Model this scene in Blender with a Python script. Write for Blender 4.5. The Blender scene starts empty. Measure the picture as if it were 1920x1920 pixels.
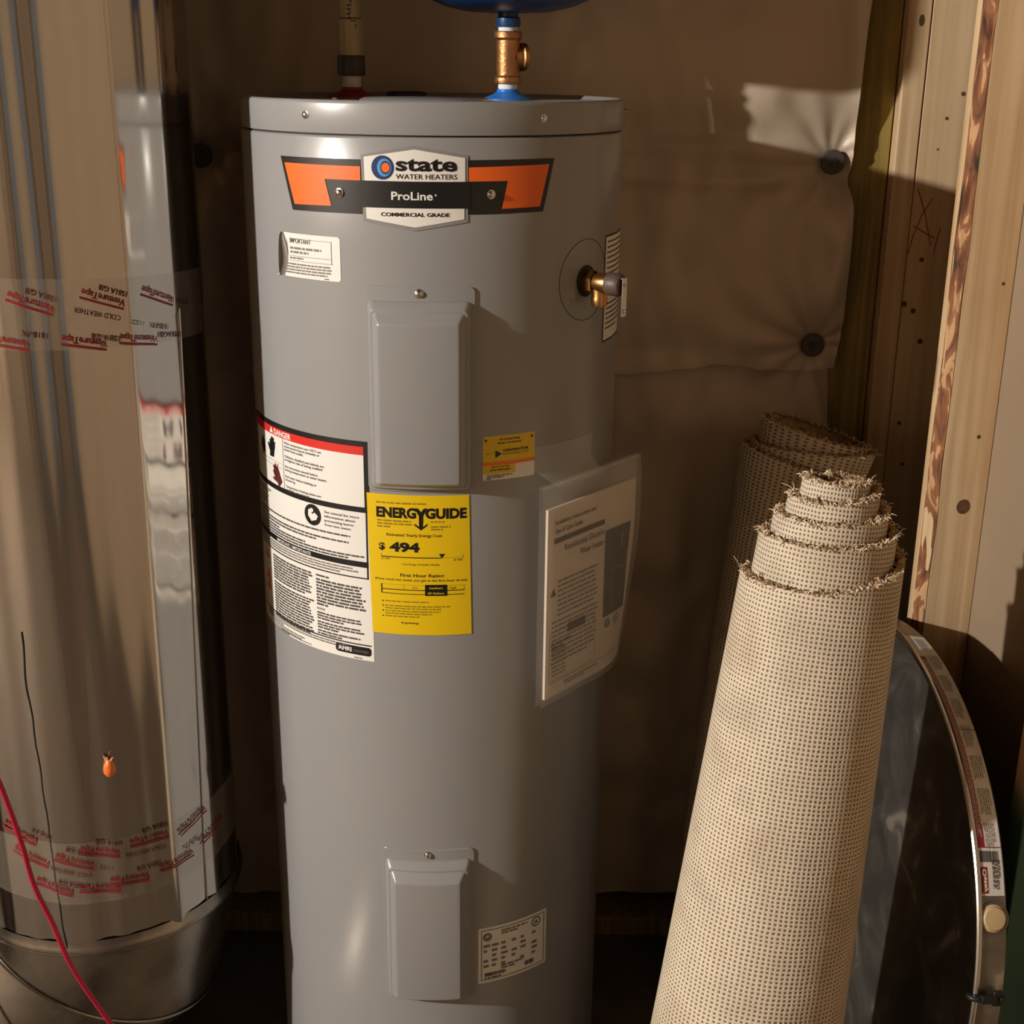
import bpy, bmesh, math, random
import numpy as np
from mathutils import Vector, Matrix, noise
random.seed(7)
PI = math.pi
sc = bpy.context.scene
COL = sc.collection

# ------------------------------------------------------------------ camera
FPX = 2489.67
CAM_PITCH, CAM_ROLL = 0.3256, 0.0114
CAM = np.array([0.0, -1.8959, 1.62])
_cp, _sp = math.cos(CAM_PITCH), math.sin(CAM_PITCH)
_fw = np.array([0, _cp, -_sp]); _up0 = np.array([0, _sp, _cp]); _rt0 = np.array([1.0, 0, 0])
_c, _s = math.cos(CAM_ROLL), math.sin(CAM_ROLL)
_rt = _c*_rt0 + _s*_up0; _up = -_s*_rt0 + _c*_up0
cam = bpy.data.cameras.new('camera'); cam.sensor_width = 36; cam.sensor_fit = 'HORIZONTAL'
cam.lens = 36*FPX/1920; cam.clip_start = 0.05
cob = bpy.data.objects.new('camera', cam); COL.objects.link(cob)
M = Matrix((( _rt[0], _up[0], -_fw[0], CAM[0]), (_rt[1], _up[1], -_fw[1], CAM[1]), (_rt[2], _up[2], -_fw[2], CAM[2]), (0, 0, 0, 1)))
cob.matrix_world = M
sc.camera = cob

# ------------------------------------------------------------------ light
w = bpy.data.worlds.new('world'); sc.world = w; w.use_nodes = True
w.node_tree.nodes['Background'].inputs[0].default_value = (1.0, 0.88, 0.76, 1)
w.node_tree.nodes['Background'].inputs[1].default_value = 0.02
def lamp(name, loc, power, color, radius):
    l = bpy.data.lights.new(name, 'POINT'); l.energy = power; l.color = color; l.shadow_soft_size = radius
    o = bpy.data.objects.new(name, l); o.location = loc; COL.objects.link(o); return o
lamp('bulb_light', (-3.575, -2.38, 2.51), 860, (1.0, 0.955, 0.89), 0.05)
sc.view_settings.view_transform = 'Standard'; sc.view_settings.look = 'None'
sc.view_settings.exposure = 0.0; sc.view_settings.gamma = 1.0; sc.view_settings.use_curve_mapping = False
try:
    sc.cycles.max_bounces = 8; sc.cycles.caustics_reflective = False; sc.cycles.use_denoising = True; sc.cycles.sample_clamp_indirect = 4.0
    sc.cycles.transparent_max_bounces = 12
except Exception: pass

# ------------------------------------------------------------------ pixel rays (to read real positions off the photograph)
def ray(px, py): return _fw + _rt*(px-960)/FPX - _up*(py-960)/FPX
def at(px, py, Y):
    d = ray(px, py); return CAM + d*(Y-CAM[1])/d[1]
def on_cyl(px, py, xc, yc, r):            # -> arc length, height
    d = ray(px, py); o = CAM - np.array([xc, yc, 0]); a = d[0]**2+d[1]**2
    b = 2*(o[0]*d[0]+o[1]*d[1]); c = o[0]**2+o[1]**2-r*r
    t = (-b-math.sqrt(max(b*b-4*a*c, 0)))/(2*a); P = CAM+d*t
    return math.atan2(P[0]-xc, -(P[1]-yc))*r, P[2]

# ------------------------------------------------------------------ materials
def lin(c): 
    c /= 255.0
    return c/12.92 if c <= .04045 else ((c+.055)/1.055)**2.4
def rgb(r, g, b): return (lin(r), lin(g), lin(b), 1)
class NT:
    def __init__(s, name):
        s.m = bpy.data.materials.new(name); s.m.use_nodes = True; s.t = s.m.node_tree
        s.b = s.t.nodes['Principled BSDF']; s.out = s.t.nodes['Material Output']
    def n(s, typ, **kw):
        x = s.t.nodes.new(typ)
        for k, v in kw.items():
            if k.startswith('i_'):
                key = k[2:]; key = int(key) if key.isdigit() else key.replace('_', ' ')
                x.inputs[key].default_value = v
            else: setattr(x, k, v)
        return x
    def l(s, a, b): s.t.links.new(a, b)
    def ramp(s, fac, stops):
        r = s.n('ShaderNodeValToRGB'); e = r.color_ramp.elements
        while len(e) < len(stops): e.new(0.5)
        for k, (p, c) in enumerate(stops): e[k].position = p; e[k].color = c
        s.l(fac, r.inputs[0]); return r.outputs[0]
    def bump(s, h, strength, dist=0.002):
        b = s.n('ShaderNodeBump'); b.inputs['Strength'].default_value = strength; b.inputs['Distance'].default_value = dist
        s.l(h, b.inputs['Height']); s.l(b.outputs[0], s.b.inputs['Normal'])
def mat(name, col, rough=.5, metal=0, vary=0, nscale=6, bump=0, bscale=200, spec=None, stretch=None, coat=0):
    t = NT(name); t.b.inputs['Base Color'].default_value = col
    t.b.inputs['Roughness'].default_value = rough; t.b.inputs['Metallic'].default_value = metal
    if spec is not None: t.b.inputs['Specular IOR Level'].default_value = spec
    if coat: t.b.inputs['Coat Weight'].default_value = coat; t.b.inputs['Coat Roughness'].default_value = .12
    if vary or bump:
        tc = t.n('ShaderNodeTexCoord'); src = tc.outputs['Object']
        if stretch:
            mp = t.n('ShaderNodeMapping'); mp.inputs['Scale'].default_value = stretch; t.l(src, mp.inputs[0]); src = mp.outputs[0]
        if vary:
            nz = t.n('ShaderNodeTexNoise'); nz.inputs['Scale'].default_value = nscale; nz.inputs['Detail'].default_value = 5; t.l(src, nz.inputs['Vector'])
            lo = tuple(c*(1-vary) for c in col[:3])+(1,); hi = tuple(min(1, c*(1+vary)) for c in col[:3])+(1,)
            t.l(t.ramp(nz.outputs[0], [(.3, lo), (.7, hi)]), t.b.inputs['Base Color'])
        if bump:
            nb = t.n('ShaderNodeTexNoise'); nb.inputs['Scale'].default_value = bscale; nb.inputs['Detail'].default_value = 3; t.l(src, nb.inputs['Vector'])
            t.bump(nb.outputs[0], bump)
    return t.m
def wood(name, light, dark, rough=.6, grain=60, ringlo=.35, ringhi=.7):
    t = NT(name); tc = t.n('ShaderNodeTexCoord')
    mp = t.n('ShaderNodeMapping'); mp.inputs['Scale'].default_value = (1, 1, .035); t.l(tc.outputs['Object'], mp.inputs[0])
    n1 = t.n('ShaderNodeTexNoise'); n1.inputs['Scale'].default_value = grain; n1.inputs['Detail'].default_value = 6; n1.inputs['Distortion'].default_value = .6
    t.l(mp.outputs[0], n1.inputs['Vector'])
    n2 = t.n('ShaderNodeTexNoise'); n2.inputs['Scale'].default_value = 5; n2.inputs['Detail'].default_value = 3; t.l(tc.outputs['Object'], n2.inputs['Vector'])
    mx = t.n('ShaderNodeMath', operation='MULTIPLY_ADD'); mx.inputs[1].default_value = .35; t.l(n2.outputs[0], mx.inputs[0]); t.l(n1.outputs[0], mx.inputs[2])
    t.l(t.ramp(mx.outputs[0], [(ringlo+.15, dark), (ringhi+.15, light)]), t.b.inputs['Base Color'])
    t.b.inputs['Roughness'].default_value = rough; t.bump(n1.outputs[0], .25, .001)
    return t.m
def clear_film(name, tint, alpha, rough=.18, bump=.25, bscale=25):
    t = NT(name)
    t.b.inputs['Base Color'].default_value = tint; t.b.inputs['Roughness'].default_value = rough; t.b.inputs['Alpha'].default_value = alpha
    tc = t.n('ShaderNodeTexCoord'); nz = t.n('ShaderNodeTexNoise'); nz.inputs['Scale'].default_value = bscale; nz.inputs['Detail'].default_value = 3
    t.l(tc.outputs['Object'], nz.inputs['Vector']); t.bump(nz.outputs[0], bump, .004)
    return t.m
def bark_material():
    t = NT('bark_wane'); tc = t.n('ShaderNodeTexCoord'); mp = t.n('ShaderNodeMapping'); mp.inputs['Scale'].default_value = (1, 1, .28); t.l(tc.outputs['Object'], mp.inputs[0])
    n1 = t.n('ShaderNodeTexNoise'); n1.inputs['Scale'].default_value = 42; n1.inputs['Detail'].default_value = 6; n1.inputs['Distortion'].default_value = 1.4; t.l(mp.outputs[0], n1.inputs['Vector'])
    n2 = t.n('ShaderNodeTexNoise'); n2.inputs['Scale'].default_value = 7; n2.inputs['Detail'].default_value = 3; t.l(tc.outputs['Object'], n2.inputs['Vector'])
    m = t.n('ShaderNodeMath', operation='MULTIPLY_ADD'); m.inputs[1].default_value = .8; t.l(n2.outputs[0], m.inputs[0]); t.l(n1.outputs[0], m.inputs[2])
    t.l(t.ramp(m.outputs[0], [(.70, rgb(46, 30, 22)), (.82, rgb(112, 70, 44)), (.97, rgb(150, 98, 62)), (1.08, rgb(200, 156, 112))]), t.b.inputs['Base Color'])
    t.b.inputs['Roughness'].default_value = .8; t.bump(n1.outputs[0], .8, .003); return t.m
MT = {}
MT['tank'] = mat('grey_enamel', rgb(141, 140, 139), .30, vary=.02, nscale=3, bump=.015, bscale=60, coat=.12)
MT['tank_dark'] = mat('seam_shadow_gap', rgb(30, 28, 26), .7)
MT['steel'] = mat('zinc_steel', rgb(205, 203, 198), .22, 1)
MT['black'] = mat('black_print', rgb(18, 17, 17), .38)
MT['ink'] = mat('grey_ink', rgb(74, 68, 64), .5)
MT['inksoft'] = mat('pale_ink', rgb(120, 112, 104), .5)
MT['white'] = mat('white_label', rgb(226, 222, 214), .40)
MT['silver'] = mat('silver_border', rgb(132, 130, 128), .35)
MT['orange'] = mat('orange_print', rgb(240, 104, 28), .40)
MT['red'] = mat('red_print', rgb(205, 42, 34), .42)
MT['darkred'] = mat('dark_red_print', rgb(140, 22, 30), .42)
MT['maroon'] = mat('maroon_print', rgb(88, 30, 30), .45)
MT['yellow'] = mat('yellow_label', rgb(222, 186, 8), .42)
MT['olive'] = mat('olive_ink', rgb(140, 118, 8), .5)
MT['navy'] = mat('navy_print', rgb(20, 40, 92), .4)
MT['sky'] = mat('blue_print', rgb(70, 150, 205), .4)
MT['brass'] = mat('cast_brass', rgb(178, 126, 82), .44, .9, vary=.2, nscale=60, bump=.35, bscale=260)
MT['brass_bright'] = mat('machined_brass', rgb(200, 152, 92), .30, 1)
MT['blue'] = mat('blue_paint', rgb(16, 58, 106), .35, vary=.08, nscale=15)
MT['bluecap'] = mat('blue_plastic', rgb(44, 118, 205), .35)
MT['redcap'] = mat('red_plastic', rgb(150, 22, 30), .4)
MT['ptfe'] = mat('thread_tape', rgb(232, 230, 228), .55, bump=.4, bscale=180)
MT['cpvc'] = mat('cream_pipe', rgb(196, 176, 128), .4, vary=.05)
MT['fitting'] = mat('brown_fitting', rgb(70, 60, 50), .45)
MT['brown'] = mat('brown_cap', rgb(84, 68, 60), .5)
MT['pine'] = wood('pine', rgb(222, 194, 154), rgb(196, 162, 120))
MT['pine_tan'] = wood('pine_weathered', rgb(222, 192, 152), rgb(198, 166, 126))
MT['treated'] = wood('treated_lumber', rgb(168, 146, 78), rgb(122, 100, 46), grain=90)
MT['bark'] = bark_material()
MT['knot'] = mat('knot', rgb(96, 66, 42), .6, vary=.3, nscale=80)
MT['redpencil'] = mat('red_crayon', rgb(168, 52, 34), .7)
MT['wallboard'] = mat('grey_board_back', rgb(150, 130, 106), .8, vary=.05, nscale=4, bump=.15, bscale=120)
MT['darkboard'] = mat('dark_board', rgb(122, 106, 88), .8, vary=.05, nscale=4)
MT['concrete'] = mat('concrete_floor', rgb(92, 80, 66), .85, vary=.22, nscale=7, bump=.5, bscale=90)
MT['concrete_wall'] = mat('concrete_wall', rgb(110, 105, 98), .85, vary=.15, nscale=5, bump=.4, bscale=60)
MT['joist'] = wood('joist_wood', rgb(176, 150, 118), rgb(144, 118, 90))
MT['bluereflect'] = mat('blue_reflector_board', rgb(138, 152, 166), .55, vary=.05, nscale=8)  # for the added board that colours the duct reflection
MT['wire'] = mat('red_wire_sheath', rgb(170, 20, 56), .35)
MT['podorange'] = mat('orange_husk', rgb(240, 120, 50), .35, vary=.3, nscale=90)
MT['podtip'] = mat('pale_husk', rgb(205, 160, 120), .5)
MT['washer'] = mat('dark_washer', rgb(72, 66, 62), .5, bump=.2, bscale=150)
MT['rubber'] = mat('black_rubber', rgb(24, 23, 23), .5)
MT['plug'] = mat('tan_plug', rgb(196, 172, 130), .5, vary=.08, nscale=60)
MT['smear'] = mat('tan_sealant', rgb(190, 160, 110), .7, vary=.15, nscale=90)
MT['film'] = clear_film('clear_bag', (.95, .93, .9, 1), .16, .16, .5, 22)
MT['tape'] = clear_film('clear_tape', (.80, .66, .50, 1), .09, .10, .35, 40)
MT['paper'] = mat('booklet_paper', rgb(206, 192, 176), .6)
MT['photo'] = mat('booklet_photo', rgb(66, 62, 56), .5, vary=.12, nscale=25)
# duct: shiny galvanised steel
t = NT('galvanised_steel'); t.b.inputs['Metallic'].default_value = 1; t.b.inputs['Base Color'].default_value = rgb(196, 190, 182)
tc = t.n('ShaderNodeTexCoord'); mp = t.n('ShaderNodeMapping'); mp.inputs['Scale'].default_value = (1, 1, .05); t.l(tc.outputs['Object'], mp.inputs[0])
nz = t.n('ShaderNodeTexNoise'); nz.inputs['Scale'].default_value = 40; nz.inputs['Detail'].default_value = 4; t.l(mp.outputs[0], nz.inputs['Vector'])
sp = t.n('ShaderNodeTexVoronoi'); sp.inputs['Scale'].default_value = 45; t.l(tc.outputs['Object'], sp.inputs['Vector'])
mr = t.n('ShaderNodeMath', operation='MULTIPLY_ADD'); mr.inputs[1].default_value = .10; mr.inputs[2].default_value = .10; t.l(nz.outputs[0], mr.inputs[0])
t.l(mr.outputs[0], t.b.inputs['Roughness']); t.bump(nz.outputs[0], .06, .001); MT['galv'] = t.m
# duller galvanised for the elbow and sheet metal
t = NT('dull_galvanised'); t.b.inputs['Metallic'].default_value = 1
tc = t.n('ShaderNodeTexCoord'); nz = t.n('ShaderNodeTexNoise'); nz.inputs['Scale'].default_value = 9; nz.inputs['Detail'].default_value = 6; t.l(tc.outputs['Object'], nz.inputs['Vector'])
t.l(t.ramp(nz.outputs[0], [(.35, rgb(140, 132, 122)), (.7, rgb(186, 178, 166))]), t.b.inputs['Base Color'])
mr = t.n('ShaderNodeMath', operation='MULTIPLY_ADD'); mr.inputs[1].default_value = .25; mr.inputs[2].default_value = .18; t.l(nz.outputs[0], mr.inputs[0]); t.l(mr.outputs[0], t.b.inputs['Roughness']); MT['galvdull'] = t.m
# aluminium pan with water stains
t = NT('stained_aluminium'); t.b.inputs['Metallic'].default_value = .85
tc = t.n('ShaderNodeTexCoord'); nz = t.n('ShaderNodeTexNoise'); nz.inputs['Scale'].default_value = 11; nz.inputs['Detail'].default_value = 7; nz.inputs['Distortion'].default_value = 1.2; t.l(tc.outputs['Object'], nz.inputs['Vector'])
t.l(t.ramp(nz.outputs[0], [(.45, rgb(126, 122, 116)), (.60, rgb(150, 144, 134)), (.68, rgb(200, 192, 176))]), t.b.inputs['Base Color'])
mr = t.n('ShaderNodeMath', operation='MULTIPLY_ADD'); mr.inputs[1].default_value = .4; mr.inputs[2].default_value = .2; t.l(nz.outputs[0], mr.inputs[0]); t.l(mr.outputs[0], t.b.inputs['Roughness']); MT['pan'] = t.m
# vapour wrap: white vinyl facing
t = NT('white_vinyl_wrap'); t.b.inputs['Base Color'].default_value = rgb(196, 178, 156); t.b.inputs['Roughness'].default_value = .5; t.b.inputs['Metallic'].default_value = .28
tc = t.n('ShaderNodeTexCoord'); nz = t.n('ShaderNodeTexNoise'); nz.inputs['Scale'].default_value = 14; nz.inputs['Detail'].default_value = 5; nz.inputs['Distortion'].default_value = 1.5; t.l(tc.outputs['Object'], nz.inputs['Vector'])
t.bump(nz.outputs[0], .22, .004); MT['wrap'] = t.m
# carpet backing weave (UV in metres)
t = NT('carpet_backing'); uv = t.n('ShaderNodeUVMap'); sx = t.n('ShaderNodeSeparateXYZ'); t.l(uv.outputs[0], sx.inputs[0])
tc = t.n('ShaderNodeTexCoord')
nw = t.n('ShaderNodeTexNoise'); nw.inputs['Scale'].default_value = 60; nw.inputs['Detail'].default_value = 3; t.l(tc.outputs['Object'], nw.inputs['Vector'])
def wavef(sock, pitch, ph=0):
    a = t.n('ShaderNodeMath', operation='MULTIPLY_ADD'); a.inputs[1].default_value = 2*PI/pitch; t.l(sock, a.inputs[0])
    j = t.n('ShaderNodeMath', operation='MULTIPLY'); j.inputs[1].default_value = 3.4; t.l(nw.outputs[0], j.inputs[0]); t.l(j.outputs[0], a.inputs[2])
    q = t.n('ShaderNodeMath', operation='SINE'); t.l(a.outputs[0], q.inputs[0])
    h = t.n('ShaderNodeMath', operation='MULTIPLY_ADD'); h.inputs[1].default_value = .5; h.inputs[2].default_value = .5; t.l(q.outputs[0], h.inputs[0]); return h.outputs[0]
wu = wavef(sx.outputs[0], .0066); wv = wavef(sx.outputs[1], .0056)
pm = t.n('ShaderNodeMath', operation='MULTIPLY'); t.l(wu, pm.inputs[0]); t.l(wv, pm.inputs[1])      # 1 in the open holes
nb = t.n('ShaderNodeTexNoise'); nb.inputs['Scale'].default_value = 9; nb.inputs['Detail'].default_value = 5; t.l(tc.outputs['Object'], nb.inputs['Vector'])
holes = t.ramp(pm.outputs[0], [(.30, (0, 0, 0, 1)), (.72, (1, 1, 1, 1))])
base = t.ramp(nb.outputs[0], [(.3, rgb(190, 174, 150)), (.5, rgb(212, 198, 176)), (.75, rgb(178, 166, 146))])
mixc = t.n('ShaderNodeMix', data_type='RGBA'); t.l(holes, mixc.inputs[0]); t.l(base, mixc.inputs[6]); mixc.inputs[7].default_value = rgb(112, 94, 70)
t.l(mixc.outputs[2], t.b.inputs['Base Color']); t.b.inputs['Roughness'].default_value = .9
inv = t.n('ShaderNodeMath', operation='SUBTRACT'); inv.inputs[0].default_value = 1; t.l(pm.outputs[0], inv.inputs[1]); t.bump(inv.outputs[0], .5, .002)
MT['backing'] = t.m
MT['pile'] = mat('carpet_pile', rgb(176, 146, 112), .95, vary=.35, nscale=160, bump=1.0, bscale=220)
MT['yarn'] = mat('carpet_yarn', rgb(218, 198, 168), .9, vary=.15, nscale=90)
# stud whose foot is sprayed green
t = NT('pine_with_green_foot'); tc = t.n('ShaderNodeTexCoord'); sx = t.n('ShaderNodeSeparateXYZ'); t.l(tc.outputs['Object'], sx.inputs[0])
nz = t.n('ShaderNodeTexNoise'); nz.inputs['Scale'].default_value = 18; nz.inputs['Detail'].default_value = 4; t.l(tc.outputs['Object'], nz.inputs['Vector'])
ad = t.n('ShaderNodeMath', operation='MULTIPLY_ADD'); ad.inputs[1].default_value = .10; t.l(nz.outputs[0], ad.inputs[0]); t.l(sx.outputs[2], ad.inputs[2])
mp = t.n('ShaderNodeMapping'); mp.inputs['Scale'].default_value = (1, 1, .035); t.l(tc.outputs['Object'], mp.inputs[0])
n1 = t.n('ShaderNodeTexNoise'); n1.inputs['Scale'].default_value = 60; n1.inputs['Detail'].default_value = 5; t.l(mp.outputs[0], n1.inputs['Vector'])
pc = t.ramp(n1.outputs[0], [(.3, rgb(196, 156, 108)), (.7, rgb(226, 192, 146))])
fac = t.ramp(ad.outputs[0], [(.70, (1, 1, 1, 1)), (.78, (0, 0, 0, 1))])
mixc = t.n('ShaderNodeMix', data_type='RGBA'); t.l(fac, mixc.inputs[0]); t.l(pc, mixc.inputs[6]); mixc.inputs[7].default_value = rgb(78, 122, 106)
t.l(mixc.outputs[2], t.b.inputs['Base Color']); t.b.inputs['Roughness'].default_value = .6; MT['greenfoot'] = t.m

# ------------------------------------------------------------------ mesh helpers
class MB:
    def __init__(s): s.v = []; s.f = []; s.m = []; s.uv = {}
    def add(s, vs, fs, mi=0):
        o = len(s.v); s.v += [tuple(map(float, p)) for p in vs]
        for f in fs: s.f.append(tuple(i+o for i in f)); s.m.append(mi)
        return o
    def box(s, x0, x1, y0, y1, z0, z1, mi=0, R=None):
        vs = [(x, y, z) for x in (x0, x1) for y in (y0, y1) for z in (z0, z1)]
        if R: vs = [R(p) for p in vs]
        s.add(vs, [(0, 1, 3, 2), (4, 6, 7, 5), (0, 4, 5, 1), (2, 3, 7, 6), (0, 2, 6, 4), (1, 5, 7, 3)], mi)
    def grid(s, fn, nu, nv, mi=0, close_u=False):
        vs = [fn(i/nu, j/nv) for j in range(nv+1) for i in range(nu if close_u else nu+1)]
        n = nu if close_u else nu+1
        fs = [(j*n+i, j*n+(i+1) % n, (j+1)*n+(i+1) % n, (j+1)*n+i) for j in range(nv) for i in range(nu)]
        return s.add(vs, fs, mi)
    def lathe(s, prof, seg=48, o=(0, 0, 0), ax=(0, 0, 1), mi=0, cap0=False, cap1=False):
        ax = Vector(ax).normalized(); e1 = ax.orthogonal().normalized(); e2 = ax.cross(e1); o = Vector(o)
        vs = [o+ax*h+(e1*math.cos(2*PI*i/seg)+e2*math.sin(2*PI*i/seg))*r for (r, h) in prof for i in range(seg)]
        fs = [(k*seg+i, k*seg+(i+1) % seg, (k+1)*seg+(i+1) % seg, (k+1)*seg+i) for k in range(len(prof)-1) for i in range(seg)]
        if cap0: fs.append(tuple(range(seg))[::-1])
        if cap1: fs.append(tuple((len(prof)-1)*seg+i for i in range(seg)))
        s.add(vs, fs, mi)
    def tube(s, pts, r, seg=8, mi=0, caps=True, closed=False):
        pts = [Vector(p) for p in pts]; n = len(pts); rings = []
        rr = r if isinstance(r, (list, tuple)) else [r]*n
        prev = None
        for i, p in enumerate(pts):
            a = pts[(i-1) % n] if closed or i > 0 else p; b = pts[(i+1) % n] if closed or i < n-1 else p
            d = (b-a).normalized()
            e1 = d.orthogonal().normalized() if prev is None else (prev - d*prev.dot(d)).normalized()
            prev = e1; e2 = d.cross(e1)
            rings.append([p+(e1*math.cos(2*PI*k/seg)+e2*math.sin(2*PI*k/seg))*rr[i] for k in range(seg)])
        vs = [q for R in rings for q in R]; m = n if closed else n-1
        fs = [(i*seg+k, i*seg+(k+1) % seg, ((i+1) % n)*seg+(k+1) % seg, ((i+1) % n)*seg+k) for i in range(m) for k in range(seg)]
        if caps and not closed: fs += [tuple(range(seg))[::-1], tuple((n-1)*seg+k for k in range(seg))]
        s.add(vs, fs, mi)
    def prism(s, poly, z0, z1, mi=0, R=None):       # poly in xy
        n = len(poly); vs = [(x, y, z0) for x, y in poly]+[(x, y, z1) for x, y in poly]
        if R: vs = [R(p) for p in vs]
        s.add(vs, [tuple(range(n))[::-1], tuple(range(n, 2*n))]+[(i, (i+1) % n, n+(i+1) % n, n+i) for i in range(n)], mi)
ROOTLOC = {}
def root_of(o):
    while o.parent: o = o.parent
    return o
def link_mesh(name, me, parent=None, label=None, category=None, kind=None, group=None):
    o = bpy.data.objects.new(name, me); COL.objects.link(o)
    if parent: o.parent = parent
    for k, v in (('label', label), ('category', category), ('kind', kind), ('group', group)):
        if v: o[k] = v
    return o
def obj(name, mb, mats, parent=None, smooth=35, bevel=0, recalc=True, **tags):
    off = Vector(ROOTLOC.get(root_of(parent).name, (0, 0, 0))) if parent else Vector((0, 0, 0))
    me = bpy.data.meshes.new(name)
    me.from_pydata([tuple(Vector(p)-off) for p in mb.v], [], mb.f)
    for m in (mats if isinstance(mats, (list, tuple)) else [mats]): me.materials.append(MT[m] if isinstance(m, str) else m)
    me.polygons.foreach_set('material_index', mb.m)
    if recalc:
        bm = bmesh.new(); bm.from_mesh(me); bmesh.ops.recalc_face_normals(bm, faces=bm.faces); bm.to_mesh(me); bm.free()
    if smooth:
        me.polygons.foreach_set('use_smooth', [True]*len(me.polygons)); me.set_sharp_from_angle(angle=math.radians(smooth))
    me.update()
    o = link_mesh(name, me, parent, **tags)
    if bevel:
        b = o.modifiers.new('bevel', 'BEVEL'); b.width = bevel; b.segments = 2; b.limit_method = 'ANGLE'; b.angle_limit = math.radians(40)
    return o
def thing(name, label, category, loc, group=None):
    o = bpy.data.objects.new(name, None); o.location = loc; o.empty_display_size = .05; COL.objects.link(o)
    o['label'] = label; o['category'] = category
    if group: o['group'] = group
    ROOTLOC[o.name] = tuple(loc); return o

# ------------------------------------------------------------------ flat print: shapes in label metres, then laid on a real surface
_txt = {}
def text_polys(s, bold):
    k = (s, bold)
    if k not in _txt:
        cu = bpy.data.curves.new('t', 'FONT'); cu.body = s; cu.size = 1; cu.offset = bold; cu.resolution_u = 3
        o = bpy.data.objects.new('t', cu); COL.objects.link(o)
        dg = bpy.context.evaluated_depsgraph_get(); me = bpy.data.meshes.new_from_object(o.evaluated_get(dg))
        _txt[k] = ([(v.co.x, v.co.y) for v in me.vertices], [tuple(p.vertices) for p in me.polygons])
        bpy.data.objects.remove(o); bpy.data.curves.remove(cu); bpy.data.meshes.remove(me)
    return _txt[k]
class Sheet:
    def __init__(s): s.v = []; s.f = []; s.m = []; s.L = []
    def poly(s, pts, mi, L=1):
        o = len(s.v); s.v += [(x, y) for x, y in pts]; s.L += [L]*len(pts); s.f.append(tuple(range(o, o+len(pts)))); s.m.append(mi)
    def rect(s, x0, y0, x1, y1, mi, L=1): s.poly([(x0, y0), (x1, y0), (x1, y1), (x0, y1)], mi, L)
    def rrect(s, x0, y0, x1, y1, r, mi, L=1):
        p = []
        for cx, cy, a in ((x1-r, y0+r, -90), (x1-r, y1-r, 0), (x0+r, y1-r, 90), (x0+r, y0+r, 180)):
            p += [(cx+r*math.cos(math.radians(a+t)), cy+r*math.sin(math.radians(a+t))) for t in (0, 30, 60, 90)]
        s.poly(p, mi, L)
    def frame(s, x0, y0, x1, y1, w, mi, L=1):
        s.rect(x0, y0, x1, y0+w, mi, L); s.rect(x0, y1-w, x1, y1, mi, L); s.rect(x0, y0+w, x0+w, y1-w, mi, L); s.rect(x1-w, y0+w, x1, y1-w, mi, L)
    def disc(s, x, y, r, mi, L=1, ry=None, n=24): s.poly([(x+r*math.cos(2*PI*i/n), y+(ry or r)*math.sin(2*PI*i/n)) for i in range(n)], mi, L)
    def ring(s, x, y, r, w, mi, L=1, n=24):
        for i in range(n):
            a, b = 2*PI*i/n, 2*PI*(i+1)/n
            s.poly([(x+r*math.cos(a), y+r*math.sin(a)), (x+r*math.cos(b), y+r*math.sin(b)), (x+(r-w)*math.cos(b), y+(r-w)*math.sin(b)), (x+(r-w)*math.cos(a), y+(r-w)*math.sin(a))], mi, L)
    def text(s, t, x, y, h, mi, L=2, w=None, bold=0.0, al='l', rot=0):
        vs, fs = text_polys(t, bold)
        if not vs: return
        xs = [p[0] for p in vs]; x0, x1 = min(xs), max(xs); k = h/.729; kx = k if w is None else w/(x1-x0); W = (x1-x0)*kx
        ox = {'l': 0, 'c': -W/2, 'r': -W}[al]; ca, sa = math.cos(math.radians(rot)), math.sin(math.radians(rot))
        o = len(s.v)
        for px, py in vs:
            a, b = (px-x0)*kx+ox, py*k
            s.v.append((x+a*ca-b*sa, y+a*sa+b*ca))
        s.L += [L]*len(vs)
        for f in fs: s.f.append(tuple(i+o for i in f)); s.m.append(mi)
    def lines(s, x0, x1, y, n, pitch, h, mi, L=1, fill=.85, last=.6, rnd=random, vert=False):
        for k in range(n):            # rows of illegible small print: word-long dashes
            end = x0+(x1-x0)*((last if k == n-1 else 1)*rnd.uniform(.9, 1.0)); x = x0
            while x < end:
                wl = rnd.uniform(1.2, 5.5)*h*1.1; e = min(x+wl, end)
                if e-x > .3*h:
                    yy = y-k*pitch
                    if vert: s.rect(yy-h, x, yy, e, mi, L)
                    else: s.rect(x, yy-h, e, yy, mi, L)
                x = e+h*.7
    def barcode(s, x0, y0, x1, y1, mi, L=2):
        x = x0
        while x < x1:
            ww = random.choice((1, 1, 2, 3))*(x1-x0)/70; s.rect(x, y0, min(x+ww, x1), y1, mi, L); x += ww+random.choice((1, 1, 2))*(x1-x0)/70
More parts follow.
